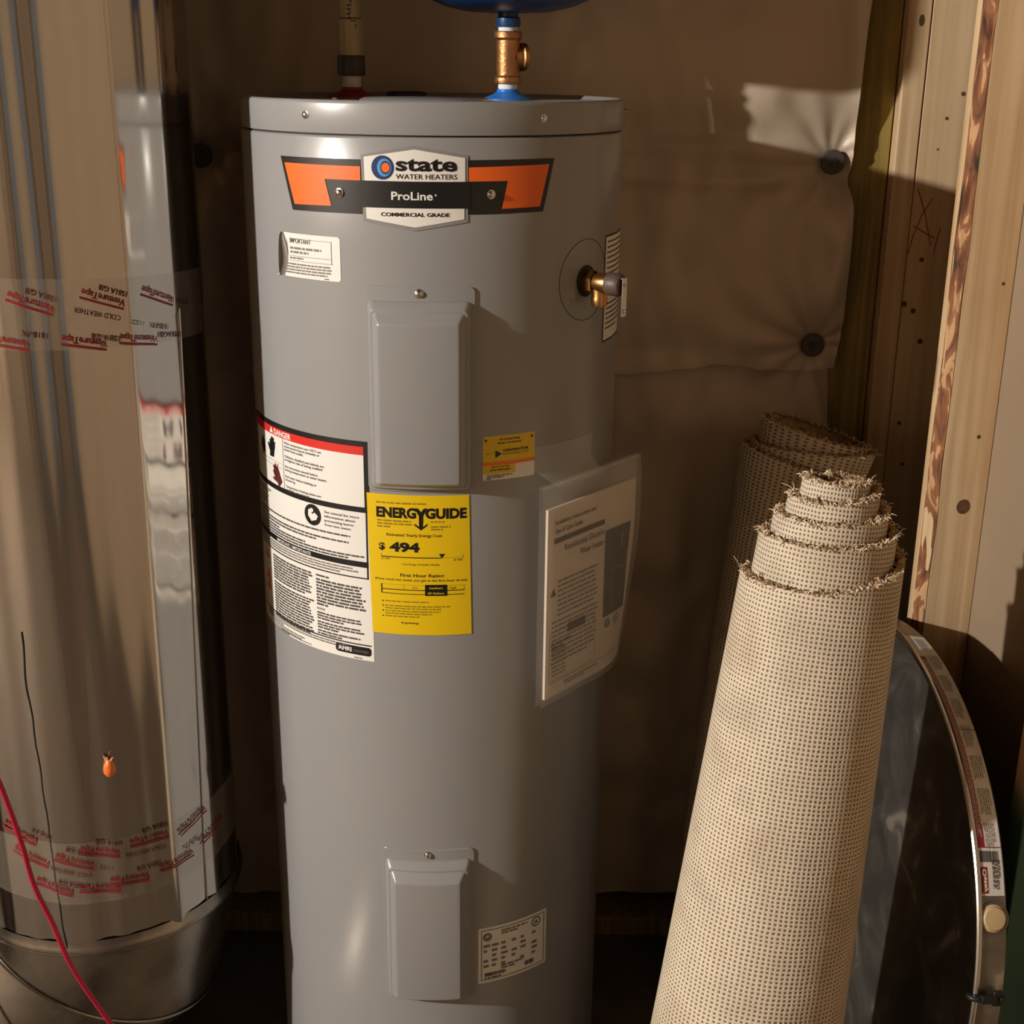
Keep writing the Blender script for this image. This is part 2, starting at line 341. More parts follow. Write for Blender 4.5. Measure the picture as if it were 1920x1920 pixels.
def lay(name, sh, mats, parent, fn, step=.006, eps=.00022, **tags):
    off = Vector(ROOTLOC[root_of(parent).name])
    bm = bmesh.new()
    vs = [bm.verts.new((x, y, L)) for (x, y), L in zip(sh.v, sh.L)]
    for f, m in zip(sh.f, sh.m):
        try: q = bm.faces.new([vs[i] for i in f]); q.material_index = m
        except ValueError: pass
    if sh.v:
        lo = min(p[0] for p in sh.v); hi = max(p[0] for p in sh.v); u = lo+step
        while u < hi:
            bmesh.ops.bisect_plane(bm, geom=bm.verts[:]+bm.edges[:]+bm.faces[:], plane_co=(u, 0, 0), plane_no=(1, 0, 0), dist=1e-7); u += step
    for v in bm.verts: v.co = Vector(fn(v.co.x, v.co.y, v.co.z*eps))-off
    me = bpy.data.meshes.new(name); bm.to_mesh(me); bm.free()
    for m in mats: me.materials.append(MT[m])
    me.polygons.foreach_set('use_smooth', [True]*len(me.polygons))
    return link_mesh(name, me, parent, **tags)
def panel(name, sh, m, parent, fn, step=.006, thick=.0003, **tags):     # a thin sticker body with edges, one colour
    return lay(name, sh, [m] if isinstance(m, str) else m, parent, fn, step, thick, **tags)

# ================================================================== THE SETTING
mb = MB(); mb.box(-4.6, 1.6, -4.3, .60, -.08, 0); obj('floor', mb, 'concrete', kind='structure')
mb = MB(); mb.box(-4.6, 1.6, .43, .58, 0, 2.75); obj('wall_back', mb, 'concrete_wall', kind='structure')
# right-hand framed wall
PS = math.radians(6); WP = np.array([.646, .104]); WA = np.array([math.sin(PS), -math.cos(PS)]); WO = np.array([math.cos(PS), math.sin(PS)])
def wr(p):       # (along wall towards the room, depth behind the stud edges, z)
    q = WP+WA*p[0]+WO*p[1]; return (q[0], q[1], p[2])
mb = MB(); mb.box(-.10, 4.2, .0895, .103, 0, 2.75, R=wr); wright = obj('wall_right', mb, 'wallboard', kind='structure')
mb = MB(); mb.box(-4.75, -4.6, -4.3, .58, 0, 2.75); wl = obj('wall_left', mb, 'darkboard', kind='structure')
for k in range(7):
    mb = MB(); y = -3.9+k*.61; mb.box(-4.598, -4.50, y, y+.038, 0, 2.74); obj('stud', mb, 'pine', wl)
mb = MB(); mb.box(-1.50, -1.40, -.52, .20, 0, 2.53); obj('light_block_wall', mb, 'darkboard', kind='structure')  # added out of view to block stray light between duct and heater
mb = MB(); mb.box(-4.6, 1.6, -4.45, -4.3, 0, 2.75); wf = obj('wall_front', mb, 'darkboard', kind='structure')
for k in range(10):
    mb = MB(); x = -4.3+k*.61; mb.box(x, x+.038, -4.298, -4.2, 0, 2.74); obj('stud', mb, 'pine', wf)
mb = MB(); mb.box(.45, 1.45, -4.19, -4.16, .0, 2.40); obj('blue_reflector', mb, 'bluereflect', wf)  # unseen board added so the duct mirrors a blue-grey stripe
mb = MB(); mb.box(-4.75, 1.75, -4.45, .58, 2.75, 2.81); ceil = obj('ceiling', mb, 'joist', kind='structure')
for k in range(12):
    mb = MB(); x = -4.3+k*.5; mb.box(x, x+.04, -4.29, .42, 2.54, 2.749); obj('joist', mb, 'joist', ceil)
mb = MB(); mb.box(-.955, .60, .31, .429, 0, .04); obj('trim_1', mb, 'treated', kind='structure', bevel=.002)     # sill plate along the wall foot

# ---- studs
def knot(parent, p, nrm, r, rz=1.6):
    mb = MB(); n = Vector(nrm).normalized(); e = Vector((0, 0, 1)); f = n.cross(e)
    mb.add([Vector(p)+n*.0004]+[Vector(p)+n*.0004+f*r*math.cos(2*PI*i/14)+e*r*rz*math.sin(2*PI*i/14) for i in range(14)], [(0, 1+i, 1+(i+1) % 14) for i in range(14)])
    return obj('knot', mb, 'knot', parent, smooth=0)
def stud(name, label, mk, R, d0, d1, w0, w1, z1=2.53):
    c = R(((d0+d1)/2, (w0+w1)/2, 0)); root = thing(name, label, 'stud', c)
    mb = MB(); mb.box(d0, d1, w0, w1, 0, z1, R=R); obj('board', mb, mk, root, bevel=.002); return root
I = lambda p: p
A = stud('wall_stud', 'greenish treated stud partly covered by the white wrap', 'treated', I, .50, .6165, .372, .410)
B1 = stud('wall_stud', 'narrow pale pine stud standing edge-on beside the greenish stud', 'pine', I, .6185, .6545, .345, .434-.006)
B2 = stud('wall_stud', 'wide pine stud with red crayon marks in the corner', 'pine_tan', I, .6555, .748, .3465, .3845)
for p, r in (((1728, 38), .004), ((1700, 560), .0)):
    if r: knot(B1, at(*p, .3445), (0, -1, 0), r, 2.2)
for p, r in (((1806, 176), .0035), ((1775, 222), .0028), ((1758, 280), .0018), ((1728, 487), .004), ((1695, 570), .005), ((1712, 583), .0045), ((1725, 640), .005), ((1686, 793), .0035), ((1692, 870), .0035)):
    knot(B2, at(*p, .3462), (0, -1, 0), r, 1.0)
mb = MB()                                            # red crayon scrawl
for seg in ([(1721, 355), (1732, 390), (1745, 460)], [(1749, 372), (1730, 400), (1713, 440), (1701, 478)], [(1713, 424), (1735, 437), (1752, 447)], [(1764, 427), (1755, 455), (1750, 478)]):
    P = [Vector(at(x, y, .3458)) for x, y in seg]; mb.tube(P, .0009, 5)
obj('crayon_mark', mb, 'redpencil', B2, label='red crayon scrawl on the stud')
C = thing('wall_stud', 'pine stud with a ragged bark edge, in front of the corner', 'stud', wr((.019, .045, 0)))
mb = MB(); mb.prism([(0, 0), (.019, 0), (.038, .013), (.038, .089), (0, .089)], 0, 2.53, R=wr); obj('board', mb, 'pine', C, bevel=.0012)
mb = MB()
def barkf(u, v):
    z = .02+v*2.45; n1 = noise.noise(Vector((u*3, 1.3, z*22))); n2 = noise.noise(Vector((4.1, u*2, z*7)))
    wlo = .0185+.004*n2; whi = .0125+.004*noise.noise(Vector((9, 2, z*9)))
    s = wlo+(.0385-wlo)*u; d = whi*u; bulge = .0035*math.sin(PI*u)*(1+.9*n1) - (.030*max(0, n2-.18) if .15 < u < .85 else 0)
    return wr((s+bulge*.55, d-bulge*.8-.0004, z))
mb.grid(barkf, 6, 420); obj('bark_strip', mb, 'bark', C, label='brown bark left along the board edge', recalc=False)
for p, r in (((1881, 532), .0025), ((1835, 819), .003), ((1806, 950), .011)):
    d = ray(*p); # intersect near face s=.038
    n = np.array([WA[0], WA[1], 0]); q0 = np.array([*(WP+WA*.038), 0]); tt = ((q0-CAM)@n)/(d@n); knot(C, CAM+d*tt, n, r, 1.1)
Fs = stud('wall_stud', 'pine stud with green-painted foot behind the round metal pan', 'greenfoot', wr, .404, .442, 0, .089)
G = stud('wall_stud', 'nearest pine stud of the right wall, out past the frame', 'pine', wr, .81, .848, 0, .089)

# ---- insulation wrap on the back wall
WRAP = thing('insulation_wrap', 'white vinyl insulation wrap pinned over the back wall', 'insulation', (-.4, .36, .05))
WASH = [at(372, 293, .330), at(1565, 305, .330), at(1527, 650, .332)]
def wrap_y(x, z):
    y = .352
    y -= .016*(1-math.exp(-((z-1.475-.012*math.sin(x*5))/.07)**2))*(1-math.exp(-((z-1.115)/.06)**2))
    y -= .006*math.exp(-((z-1.50+.02*x)/.018)**2)-.004*math.exp(-((z-1.455+.015*math.sin(4*x))/.012)**2)
    for k, q in enumerate(WASH):
        dx, dz = x-q[0], z-q[2]; d = math.hypot(dx, dz)+1e-5; a = math.atan2(dz, dx)
        y += .018*math.exp(-(d/.045)**2)
        y += .004*math.exp(-d/.16)*math.sin(11*a+1.3*k+noise.noise(Vector((d*6, k, 0)))*2)*(1-math.exp(-d/.05))
    y += .010*noise.noise(Vector((x*3.1, 3.3, z*2.6)))+.006*noise.noise(Vector((x*4+z*9, 7.7, z*6-x*4)))+.003*noise.noise(Vector((x*22, 1, z*14)))
    y += .007*math.sin(26*(z+.34*x)+3*noise.noise(Vector((x*2, 0, z*2))))*math.exp(-((z-.85)/.30)**2)*max(0, min(1, (x+.1)/.3))
    y -= .012*math.exp(-((x-.30-.10*math.sin(9*z))/.05)**2)*math.exp(-((z-1.58)/.07)**2)
    y += .010*math.sin(x*55+2*math.sin(z*7))*math.exp(-((x-.55)/.03)**2)
    return min(y, .3685)
def right_edge(z): return .553-.004*math.sin(z*9)-(.007*math.exp(-((z-1.44)/.02)**2))-.005*math.exp(-((z-1.13)/.03)**2)
def upper(u, v):
    x0, x1 = -.95, 0; zlo = 1.105+.028*u+.006*math.sin(u*31)+.004*noise.noise(Vector((u*40, 0, 0)))
    z = zlo+(2.52-zlo)*(v**1.15); x = -.95+(right_edge(z)+.95)*u
    y = wrap_y(x, z)-.006-.010*math.exp(-((z-zlo)/.035)**2)*(1+.6*noise.noise(Vector((x*15, z*20, 2))))
    return (x, y, z)
mb = MB(); mb.grid(upper, 330, 230); obj('upper_sheet', mb, 'wrap', WRAP, smooth=180, recalc=False)
def lower(u, v):
    zlo = .062+.020*u+.012*noise.noise(Vector((u*26, 5, 0)))-.022*max(0, math.sin(u*40+.7))*math.exp(-((u-.26)/.03)**2)
    z = zlo+(1.20-zlo)*v; x = -.95+(right_edge(z)-.006+.95)*u
    return (x, wrap_y(x, z)+.004, z)
mb = MB(); mb.grid(lower, 330, 170); obj('lower_sheet', mb, 'wrap', WRAP, smooth=180, recalc=False)
for q in WASH:
    yy = .344; mb = MB(); mb.lathe([(0, -.006), (.006, -.006), (.0075, -.003), (.0185, -.0025), (.020, 0)], 28, (q[0], yy, q[2]), (0, 1, 0))
    wo = obj('washer', mb, 'washer', WRAP, label='dark round washer pinning the wrap')
    mb = MB(); mb.lathe([(0, -.0085), (.003, -.008), (.0042, -.0058)], 12, (q[0], yy, q[2]), (0, 1, 0)); obj('screw', mb, 'washer', wo)

# ================================================================== WATER HEATER
HX, HY, HR, HT = -.1137, 0.0, .26, 1.577
WH = thing('water_heater', 'tall grey electric tank water heater with orange badge and stickers', 'water heater', (HX, HY, 0))
def tk(u, v, e=0):
    a = u/HR; r = HR+e; return (HX+r*math.sin(a), HY-r*math.cos(a), v)
def tp(px, py): return on_cyl(px, py, HX, HY, HR)
mb = MB(); mb.lathe([(.0, .0), (.235, 0), (.25, .004), (.2575, .015), (HR, .03)]+[(HR, .03+1.503*k/12) for k in range(1, 13)]+[(HR-.0012, 1.5352), (HR-.004, 1.536), (HR-.004, 1.545)], 288, (HX, HY, 0)); obj('tank_body', mb, 'tank', WH, smooth=50)
mb = MB(); mb.lathe([(HR-.004, 1.5375), (HR-.0005, 1.538), (HR, 1.5395), (HR, 1.572), (HR-.0008, 1.575), (HR-.0035, 1.577), (HR-.0075, 1.5765), (HR-.010, 1.574), (HR-.014, 1.571), (0, 1.571)], 288, (HX, HY, 0)); lid = obj('lid', mb, 'tank', WH, smooth=50)
mb = MB(); mb.lathe([(HR-.003, 1.5345), (HR-.003, 1.5385)], 288, (HX, HY, 0)); obj('lid_seam', mb, 'tank_dark', WH, smooth=50)
def screw(parent, c, ax, r=.0042, name='screw'):
    mb = MB(); mb.lathe([(r*1.35, 0), (r*1.35, .0006), (r, .001), (r*.98, r*.8), (r*.6, r*1.05), (0, r*1.1)], 14, c, ax); return obj(name, mb, 'steel', parent, smooth=50)
for px, py in ((573, 215), (1020, 222), (1181, 209)):
    u, v = tp(px, py); a = u/HR; screw(lid, tk(u, v), (math.sin(a), -math.cos(a), 0), .0036)
for x, y in ((-.245, -.03), (-.19, -.10), (-.10, -.175), (-.065, -.165)): screw(lid, (x, y, 1.571), (0, 0, 1), .0040)
mb = MB(); mb.lathe([(.085, 0), (.085, .0035), (.080, .006), (0, .0065)], 48, (-.118, -.10, 1.571)); obj('junction_cover', mb, 'tank', WH)
mb = MB(); mb.lathe([(.0845, 0), (.0875, .0005), (.0875, .0012), (.0845, .0012)], 48, (-.118, -.10, 1.571)); obj('junction_gasket', mb, 'tank_dark', WH)
mb = MB(); mb.lathe([(.030, 0), (.030, .006), (.026, .008), (0, .008)], 32, (-.165, .185, 1.571)); obj('anode_cap', mb, 'rubber', WH, label='black cap on the heater top')
# inlet and outlet nipples
CI = (-.0130, .085); HI = (-.2385, .12)
for nm, (x, y), m, zz in (('cold_nipple', CI, 'bluecap', 0), ('hot_nipple', HI, 'redcap', 0)):
    mb = MB(); mb.lathe([(.0365, 0), (.0365, .0015), (.020, .008), (.0155, .011), (.0155, .014), (.0115, .015), (.0115, .030), (0, .030)], 32, (x, y, 1.5712)); np_ = obj(nm, mb, m, WH, label=('blue' if m == 'bluecap' else 'red')+' plastic flange at the pipe connection')
    mb = MB(); mb.lathe([(.0128, .0140), (.0138, .017), (.0132, .022), (.0142, .026), (.0128, .031)], 24, (x, y, 1.5712)); obj('thread_tape', mb, 'ptfe', np_)
# ---- access covers: stepped, bent round the tank
def rloop(x0, y0, x1, y1, r, n=5):
    p = []
    for cx, cy, a in ((x1-r, y0+r, -90), (x1-r, y1-r, 0), (x0+r, y1-r, 90), (x0+r, y0+r, 180)):
        p += [(cx+r*math.cos(math.radians(a+90*t/n)), cy+r*math.sin(math.radians(a+90*t/n))) for t in range(n+1)]
    return p
def cover(name, x0, y0, x1, y1, label, tab=.018):
    g = thing  # noqa
    def stack(loops):
        bm = bmesh.new(); rings = []
        for (a, b, c, d, r, h) in loops: rings.append([bm.verts.new((x, y, h)) for x, y in rloop(a, b, c, d, r)])
        for R0, R1 in zip(rings, rings[1:]):
            n = len(R0)
            for i in range(n): bm.faces.new((R0[i], R0[(i+1) % n], R1[(i+1) % n], R1[i]))
        bm.faces.new(rings[-1])
        u = x0+.005
        while u < x1:
            bmesh.ops.bisect_plane(bm, geom=bm.verts[:]+bm.edges[:]+bm.faces[:], plane_co=(u, 0, 0), plane_no=(1, 0, 0), dist=1e-6); u += .005
        off = Vector((HX, HY, 0))
        for v in bm.verts: v.co = Vector(tk(v.co.x, v.co.y, v.co.z))-off
        return bm
    ins = .0045
    plate = stack([(x0, y0, x1, y1, .007, 0), (x0, y0, x1, y1, .007, .0016), (x0+.0006, y0+.0006, x1-.0006, y1-.0006, .0066, .0021)])
    L = []
    a, b, c, d = x0+ins, y0+.003, x1-ins, y1-tab
    L.append((a, b, c, d, .007, .002)); L.append((a+.0006, b+.0006, c-.0006, d-.0006, .0066, .0045))
    def st(o, h, top=None): L.append((a+o, b+o*.75, c-o, d-o*1.35, max(.0075-o*.25, .002), h))
    st(.0060, .0125); st(.0075, .0137); st(.0095, .0137); st(.0105, .0146); st(.0112, .0154); st(.0178, .0236); st(.0190, .0245); st(.0205, .0247)
    body = stack(L)
    out = []
    for nm, bm in (('cover_plate', plate), (name, body)):
        bmesh.ops.recalc_face_normals(bm, faces=bm.faces)
        me = bpy.data.meshes.new(nm); bm.to_mesh(me); bm.free(); me.materials.append(MT['tank'])
        me.polygons.foreach_set('use_smooth', [True]*len(me.polygons)); me.set_sharp_from_angle(angle=math.radians(24)); out.append(me)
    o = link_mesh(name, out[1], WH, label=label); link_mesh('cover_plate', out[0], o)
    u = (x0+x1)/2; a_ = u/HR; screw(o, tk(u, y1-.008, .002), (math.sin(a_), -math.cos(a_), 0), .0044)
cover('access_cover', -.0735, 1.0935, .0655, 1.3585, 'larger upper access cover, grey stepped panel')
cover('access_cover', -.0660, .3035, .0655, .5595, 'smaller lower access cover, grey stepped panel', .017)

# ---- badge
S = Sheet(); W0 = -.0075
S.poly([(-.1975, 1.5085), (.1735, 1.5105), (.1572, 1.4465), (-.1782, 1.4440)], 0, 1)
S.poly([(-.0735, 1.5150), (W0, 1.5262), (.0565, 1.5152), (.0565, 1.4367), (W0, 1.4262), (-.0720, 1.4360)], 1, 2)
badge = panel('badge', S, ['black', 'silver'], WH, tk, .005, .0005, label='orange, black and white maker badge')
P = Sheet()
ob, lb = 0, 1
P.poly([(-.1895, 1.5010), (-.0745, 1.5010), (-.0745, 1.4845), (-.1235, 1.4845), (-.1150, 1.4528), (-.1735, 1.4515)], 0, 5)
P.poly([(.0575, 1.5015), (.1650, 1.5035), (.1515, 1.4530), (.0990, 1.4520), (.1065, 1.4850), (.0575, 1.4850)], 0, 5)
P.poly([(-.0695, 1.5125), (W0, 1.5220), (.0530, 1.5125), (.0530, 1.4845), (-.0690, 1.4845)], 1, 6)
P.poly([(-.0680, 1.4535), (.0520, 1.4535), (.0520, 1.4405), (W0, 1.4305), (-.0675, 1.4400)], 1, 6)
P.rect(-.0745, 1.4532, .0578, 1.4848, 2, 7)
P.disc(-.0460, 1.5005, .0140, 3, 7, .0142); P.disc(-.0440, 1.5005, .0088, 4, 8, .0105); P.disc(-.0425, 1.5005, .0062, 3, 9, .0078); P.disc(-.0422, 1.5005, .0050, 0, 10, .0056)
P.text('state', -.0300, 1.4975, .0165, 2, 8, .0730, .03); P.text('WATER HEATERS', -.0300, 1.4875, .0062, 2, 8, .0730, .0)
P.text('ProLine', -.0360, 1.4632, .0098, 1, 8, .0500, .02); P.disc(.0175, 1.4690, .0011, 1, 8)
P.text('COMMERCIAL GRADE', W0, 1.4435, .0046, 2, 8, .0830, .02, 'c')
lay('badge_print', P, ['orange', 'white', 'black', 'navy', 'sky'], badge, tk, .005, .00026)
for u, v in ((-.1029, 1.4690), (.0850, 1.4695)):
    a = u/HR; s_ = screw(badge, tk(u, v, .0012), (math.sin(a), -math.cos(a), 0), .0042)

# ---- IMPORTANT sticker with a curled corner
S = Sheet(); S.poly([(-.2140, 1.3600), (-.1075, 1.3600), (-.1050, 1.3625), (-.1050, 1.4125), (-.1075, 1.4150), (-.1990, 1.4150), (-.1905, 1.4020), (-.1900, 1.3880), (-.1985, 1.3730)], 0, 1)
imp = panel('important_sticker', S, 'white', WH, tk, .005, .0005, label='small white sticker with a peeling corner')
P = Sheet(); P.text('IMPORTANT', -.1860, 1.4030, .0062, 0, 3, .0370, .01)
P.lines(-.1860, -.1290, 1.3980, 2, .0050, .0028, 1, 3, last=.6); P.rect(-.1880, 1.3865, -.1180, 1.3871, 1, 3); P.lines(-.1870, -.1450, 1.3852, 1, .004, .0022, 1, 3)
P.rect(-.1890, 1.3805, -.1160, 1.3811, 1, 3); P.rect(-.1180, 1.3805, -.1172, 1.4080, 1, 3); P.rect(-.1500, 1.4080, -.1172, 1.4085, 1, 3)
P.lines(-.1960, -.1150, 1.3775, 4, .0036, .0021, 1, 3, last=.95); P.lines(-.1290, -.1180, 1.3628, 1, .003, .0016, 1, 3)
lay('sticker_print', P, ['ink', 'inksoft'], imp, tk, .006, .0003)
mb = MB()
def curl(u, v):       # the peeled flap rolling forward
    z = 1.3600+.0550*v; edge = -.1990+.0087*math.sin(PI*min(1, v*1.08)); a = u*2.0; r = .0065*math.sin(PI*(.12+.80*v))
    return tk(edge-.0005-.9*r*math.sin(a)-.004*u*(1-v), z, .0008+r*(1-math.cos(a)))
mb.grid(curl, 8, 14); obj('curled_flap', mb, 'inksoft', imp, recalc=False, smooth=180)

# ---- big warning label
D0, D1 = -.330, -.0760
S = Sheet(); S.rect(D0, .8470, D1+.004, 1.1570, 0, 1); dl = panel('warning_label', S, 'white', WH, tk, .005, .0004, label='large white warning label with red DANGER band')
P = Sheet()                                   # 0 black 1 red 2 white 3 ink 4 pale 5 maroon 6 orange
P.frame(D0, 1.0600, -.0728, 1.1572, .0075, 0, 3); P.rect(D0+.0075, 1.1385, -.0803, 1.1500, 1, 3)
P.poly([(-.2585, 1.1405), (-.2475, 1.1405), (-.2530, 1.1490)], 2, 4); P.text('DANGER', -.2450, 1.1402, .0078, 2, 4, .0430, .03)
P.rect(-.2230, 1.0670, -.2222, 1.1385, 3, 3)
def hand(cx, cy, k, mi, flip=1, ang=0):
    ca, sa = math.cos(ang), math.sin(ang)
    def T(pts): return [(cx+k*flip*(x*ca-y*sa), cy+k*(x*sa+y*ca)) for x, y in pts]
    P.poly(T([(-.5, -1.2), (.5, -1.0), (.6, .1), (-.6, .1)]), mi, 4)
    for fx, fy, l in ((-.55, 0, .9), (-.2, .1, 1.2), (.15, .1, 1.15), (.48, 0, .9)): P.poly(T([(fx-.13, fy-.1), (fx+.15, fy-.1), (fx+.2, fy+l), (fx-.08, fy+l)]), mi, 5)
    P.poly(T([(-.55, -.6), (-.5, -.2), (-1.05, .35), (-1.2, .15)]), mi, 5)
hand(-.2530, 1.1190, .0120, 0, 1, -.15); hand(-.2860, 1.1150, .0095, 0, 1, .1); hand(-.2400, 1.0820, .0125, 5, 1, .62)
P.rect(-.2980, 1.1010, -.2260, 1.1014, 3, 3); P.rect(-.2950, 1.0945, -.2260, 1.0949, 3, 3); P.text('hot', -.2480, 1.0958, .004, 1, 3, .012)
for k, l in enumerate(['Water temperature over 125\u00b0F can', 'cause severe burns instantly or', 'death from scalds.', None, 'Children, disabled and elderly are', 'at highest risk of being scalded.', None, 'See instruction manual before', 'setting temperature at water heater.', None, 'Feel water before bathing or', 'showering.', None, 'Temperature limiting valves are', 'available, see manual.']):
    if l: P.text(l, -.2190, 1.1322-k*.00470, .0034, 3, 4, len(l)*.00230, .012)
# middle band
P.rect(D0, .9680, D0+.0025, 1.060, 0, 3); P.rect(-.0793, .9680, -.0770, 1.060, 0, 3)
P.disc(-.1640, 1.0440, .0150, 0, 4); P.poly([(-.1720, 1.0420), (-.1660, 1.0350), (-.1570, 1.0380), (-.1540, 1.0440), (-.1600, 1.0480), (-.1640, 1.0450), (-.1690, 1.0520), (-.1715, 1.0500)], 2, 5); P.disc(-.1650, 1.0505, .003, 2, 5)
for k, l in enumerate(['See manual for more', 'information about', 'preventing burns', 'from hot water.']): P.text(l, -.1430, 1.0510-k*.0060, .0036, 3, 4, len(l)*.00285, .005)
P.lines(-.318, -.262, 1.0545, 2, .0042, .0026, 4, 4, last=.8); P.lines(-.318, -.275, 1.0440, 4, .0040, .0024, 4, 4)
P.lines(-.318, -.100, 1.0255, 2, .0044, .0024, 3, 4, last=.2); P.lines(-.318, -.092, 1.0165, 2, .0044, .0024, 3, 4, last=.75); P.lines(-.318, -.190, 1.0072, 1, .004, .0024, 3, 4); P.lines(-.318, -.085, 1.0030, 1, .004, .0024, 3, 4); P.lines(-.318, -.082, .9990, 2, .0040, .0024, 3, 4, last=.95)
P.rect(D0, .9830, -.0770, .9910, 0, 4); P.text('IMPORTANT / IMPORTANTE', -.2500, .9845, .0048, 2, 5, .0800, .01)
P.lines(-.318, -.088, .9805, 3, .0038, .0022, 4, 4, last=.9); P.rect(D0, .9665, -.0770, .9683, 0, 4)
# two columns of small print
P.lines(-.268, -.168, .9600, 9, .0042, .0027, 3, 4, last=.9); P.lines(-.268, -.168, .9195, 13, .0042, .0026, 3, 4, last=.95)
P.lines(-.162, -.086, .9600, 1, .004, .0026, 3, 4, last=.3); P.lines(-.162, -.082, .9540, 9, .0045, .0029, 3, 4, last=.25); P.text('NOTICE', -.162, .9085, .0030, 3, 4, .0140, .02)
P.lines(-.162, -.084, .9050, 3, .0040, .0025, 3, 4); P.lines(-.162, -.084, .8915, 3, .0040, .0025, 3, 4, last=.5); P.lines(-.162, -.086, .8785, 2, .0040, .0025, 3, 4)
for z in (.962, .930, .914): P.poly([(-.302, z-.016), (-.284, z-.016), (-.293, z)], 6, 4)
P.rect(-.318, .8690, -.0755, .8708, 0, 4); P.lines(-.300, -.105, .8670, 3, .0036, .0021, 4, 4, last=.3); P.lines(-.280, -.190, .8565, 3, .0035, .0020, 4, 4); P.lines(-.250, -.115, .8510, 1, .003, .0014, 4, 4)
P.rrect(-.1310, .8540, -.0760, .8668, .004, 0, 4); P.text('AHRI', -.1270, .8575, .0062, 2, 5, .0215, .03); P.text('CERTIFIED', -.1030, .8580, .0034, 4, 5, .0230); P.lines(-.102, -.080, .8505, 1, .003, .0018, 4, 4)
lay('warning_print', P, ['black', 'red', 'white', 'ink', 'inksoft', 'maroon', 'orange'], dl, tk, .006, .00025)

# ---- yellow energy label
E0, E1, F0, F1 = -.0760, .0600, .8920, 1.0890
S = Sheet(); S.poly([(E0+.003, F0), (E1+.0015, F0), (E1-.002, F1), (E0-.001, F1)], 0, 1); el = panel('energy_label', S, 'yellow', WH, tk, .005, .0009, label='bright yellow energy label with black lettering')
P = Sheet(); cx = (E0+E1)/2                    # 0 black 1 olive 2 yellow
P.lines(E0+.012, E1-.006, 1.0785, 1, .004, .0022, 1, 3)
P.text('ENERG', E0+.0120, 1.0580, .0135, 0, 3, .0530, .05); P.text('GUIDE', E1-.0590, 1.0580, .0135, 0, 3, .0540, .05)
yx = cx+.0032; P.poly([(yx-.0085, 1.0716), (yx-.0042, 1.0716), (yx, 1.0660), (yx+.0042, 1.0716), (yx+.0085, 1.0716), (yx+.0026, 1.0610), (yx+.0026, 1.0520), (yx-.0026, 1.0520), (yx-.0026, 1.0610)], 0, 4)
P.poly([(yx-.0026, 1.0520), (yx+.0026, 1.0520), (yx+.0026, 1.0460), (yx+.0085, 1.0505), (yx+.0085, 1.0478), (yx, 1.0410), (yx-.0085, 1.0478), (yx-.0085, 1.0505), (yx-.0026, 1.0460)], 0, 3)
P.lines(E0+.013, E0+.062, 1.0540, 3, .0042, .0022, 1, 3, last=.4); P.lines(E1-.052, E1-.022, 1.0540, 1, .004, .0022, 1, 3); P.lines(E1-.052, E1-.024, 1.0470, 2, .0036, .0020, 1, 3)
P.frame(E0+.010, .9840, E1-.0060, 1.0385, .0005, 1, 2)
P.text('Estimated Yearly Energy Cost', cx-.006, 1.0320, .0040, 0, 3, .0730, .015, 'c')
P.text('$', E0+.0145, 1.0125, .0095, 0, 3, .0085, .03); P.text('494', E0+.0290, 1.0110, .0125, 0, 3, .0400, .05)
P.rect(E0+.018, 1.0020, E1-.038, 1.0033, 0, 3); P.rect(E1-.038, 1.0024, E1-.010, 1.0029, 1, 3); P.rect(E0+.017, 1.0020, E0+.0178, 1.0068, 1, 3); P.rect(E1-.0105, 1.0020, E1-.0098, 1.0068, 1, 3)
P.poly([(E1-.0420, 1.0085), (E1-.0340, 1.0085), (E1-.0380, 1.0030)], 0, 4)
P.text('$ 390', E0+.018, .9985, .0028, 0, 3, .011); P.text('$ 560', E1-.0220, .9985, .0028, 0, 3, .011); P.text('Cost Range of Similar Models', cx+.002, .9920, .0027, 0, 3, .050, 0, 'c')
P.text('First Hour Rating', cx+.004, .9755, .0046, 0, 3, .0580, .02, 'c'); P.text('(How much hot water you get in the first hour of use)', cx+.002, .9693, .0034, 0, 3, .1230, .01, 'c')
P.rect(E0+.0165, .9505, E0+.0180, .9640, 0, 3); P.rect(E0+.018, .9560, E1-.008, .9572, 0, 3); P.rect(E0+.018, .9503, E1-.008, .9513, 0, 3); P.rect(E0+.018, .9635, E1-.008, .9639, 1, 3); P.rect(E1-.0090, .9572, E1-.0085, .9635, 1, 3); P.rect(E0+.047, .9572, E0+.0475, .9635, 1, 3)
P.text('low', E0+.0590, .9590, .0030, 0, 3, .0070); P.text('high', E1-.0275, .9590, .0030, 0, 3, .0085)
P.rect(E0+.0755, .9492, E0+.1045, .9650, 0, 4); P.text('medium', E0+.0900, .9590, .0033, 2, 5, .0175, .01, 'c'); P.text('60 Gallons', E0+.0900, .9515, .0032, 2, 5, .0215, .01, 'c')
for k, (z, n, e) in enumerate(((.9405, 1, -.035), (.9340, 2, -.018), (.9265, 2, -.034), (.9190, 1, -.050))):
    P.disc(E0+.0185, z-.0012, .0011, 0, 3, n=8); P.lines(E0+.0215, E1+e, z, n, .0036, .0018, 1, 3, last=.8)
P.text('ftc.gov/energy', cx-.013, .9080, .0030, 0, 3, .0240, .015, 'c')
lay('energy_print', P, ['black', 'olive', 'yellow'], el, tk, .006, .00036)

